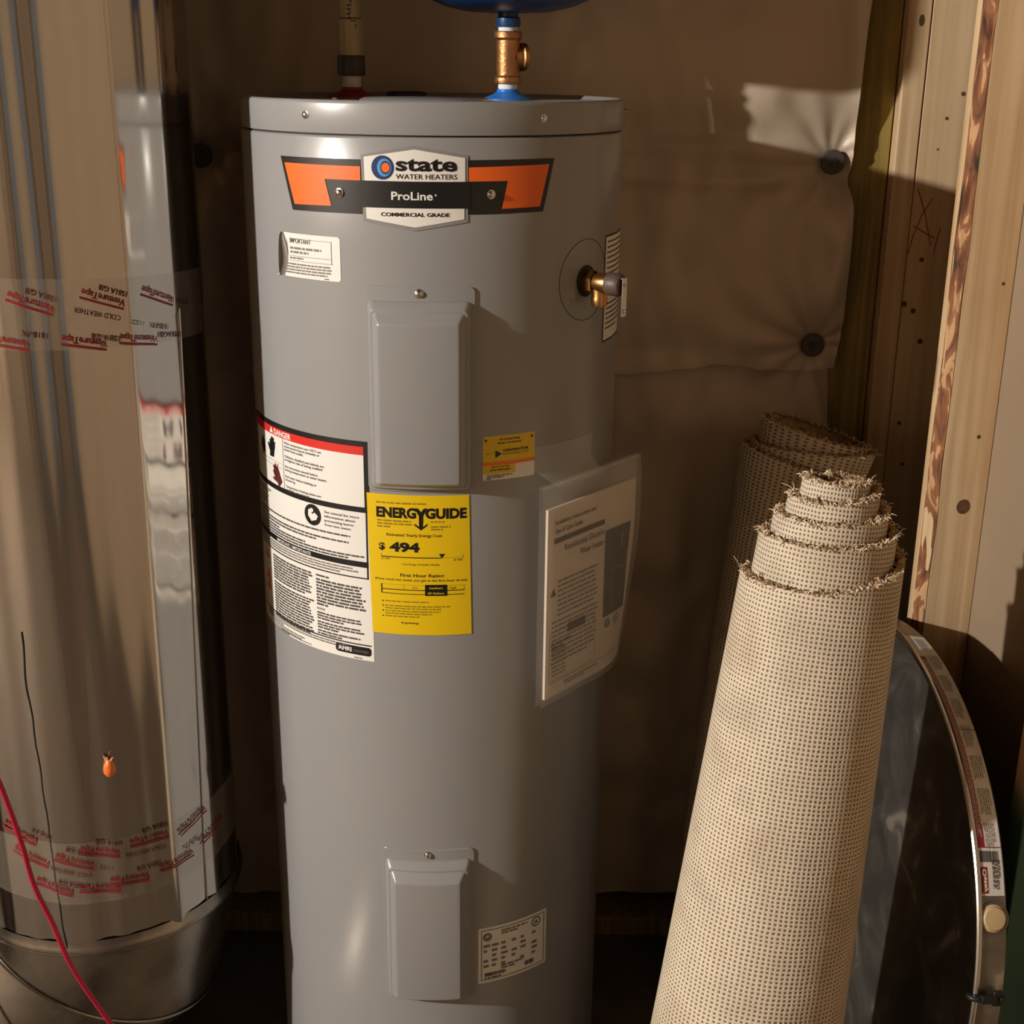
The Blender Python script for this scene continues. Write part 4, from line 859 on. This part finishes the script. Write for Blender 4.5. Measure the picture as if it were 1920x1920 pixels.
S = Sheet(); S.rect(uA-.06, .008, uC, .0575, 0, 1); ps = panel('pan_sticker', S, 'white', PAN, pk, .006, .0003, label='long white and red sticker on the pan wall')
P = Sheet(); P.rect(uA, .042, uB, .0550, 0, 3); P.rect(uB-.0012, .008, uB, .0575, 0, 3)
P.lines(uA+.01, uB-.004, .0535, 4, .0032, .0012, 1, 4, last=1)
x = uA-.05
while x < uB-.03:
    P.lines(x, x+.035, .037, random.choice((5, 6)), .0044, .0014, 4, 3, last=.7); P.text('WARNING', x, .0385, .0022, 3, 3, .012, .01) if False else None; x += .046
P.rect(uA+(uB-uA)*.46, .008, uA+(uB-uA)*.46+.0010, .042, 0, 3)
ub = uB+.004
xx = .016
while xx < .052:
    ww = random.choice((.0005, .0008, .0014)); P.rect(ub, xx, ub+.014, xx+ww, 3, 3); xx += ww+random.choice((.0005, .0009))
P.rect(uC-.036, .0415, uC-.003, .0545, 0, 3); P.text('Oatey', uC-.0045, .0440, .0078, 1, 4, .029, .03, 'r'); P.lines(uC-.045, uC-.006, .030, 5, .0034, .0016, 2, 3)
lay('pan_print', P, ['darkred', 'white', 'ink', 'black', 'inksoft'], ps, pk, .006, .0003)
mb = MB(); q = Vector(pk(uD, .033, 0)); t_ = uD/(.4315*KP); od = pb*math.cos(t_)+pa*math.sin(t_)
mb.lathe([(.0178, 0), (.0178, .001), (.0155, .002), (.0150, .0045), (.0138, .0055), (0, .006)], 32, q, od); obj('outlet_plug', mb, 'plug', PAN, label='round tan outlet plug')
mb = MB(); mb.lathe([(.0215, .0002), (.0215, .001), (.0190, .0012), (.0178, .0004)], 32, q, od); obj('plug_recess', mb, 'pan', PAN)
t_ = uE/(.4315*KP); od = pb*math.cos(t_)+pa*math.sin(t_); tg = pa*math.cos(t_)-pb*math.sin(t_); q = pp(t_, .433, .0615)
mb = MB()
def cpf(p): return tuple(q+tg*p[0]+pn*p[1]+od*p[2])
mb.tube([cpf((0, .0075*math.cos(a), .0075*math.sin(a))) for a in np.linspace(-.6, 4.2, 12)], .0042, 8)
mb.box(-.005, .005, -.024, -.004, .003, .012, R=cpf); mb.box(-.010, .010, -.034, -.022, .002, .008, R=cpf); mb.box(-.003, .003, -.038, -.030, .002, .011, R=cpf)
CL = obj('rim_clip', mb, 'rubber', label='small black clip hooked on the rim of the metal pan', category='clip', bevel=.001)
mb = MB(); uu = uE/(.4315*KP)
mb.grid(lambda a, b: tuple(pp(uu-.10+.26*a, .4285-.030*b*(.3+.7*abs(noise.noise(Vector((a*9, 2, 0))))*1.6)*a, .050-.010*b+.0006)), 30, 6); obj('sealant_smear', mb, 'smear', PAN, recalc=False, label='tan sealant smear inside the rim')
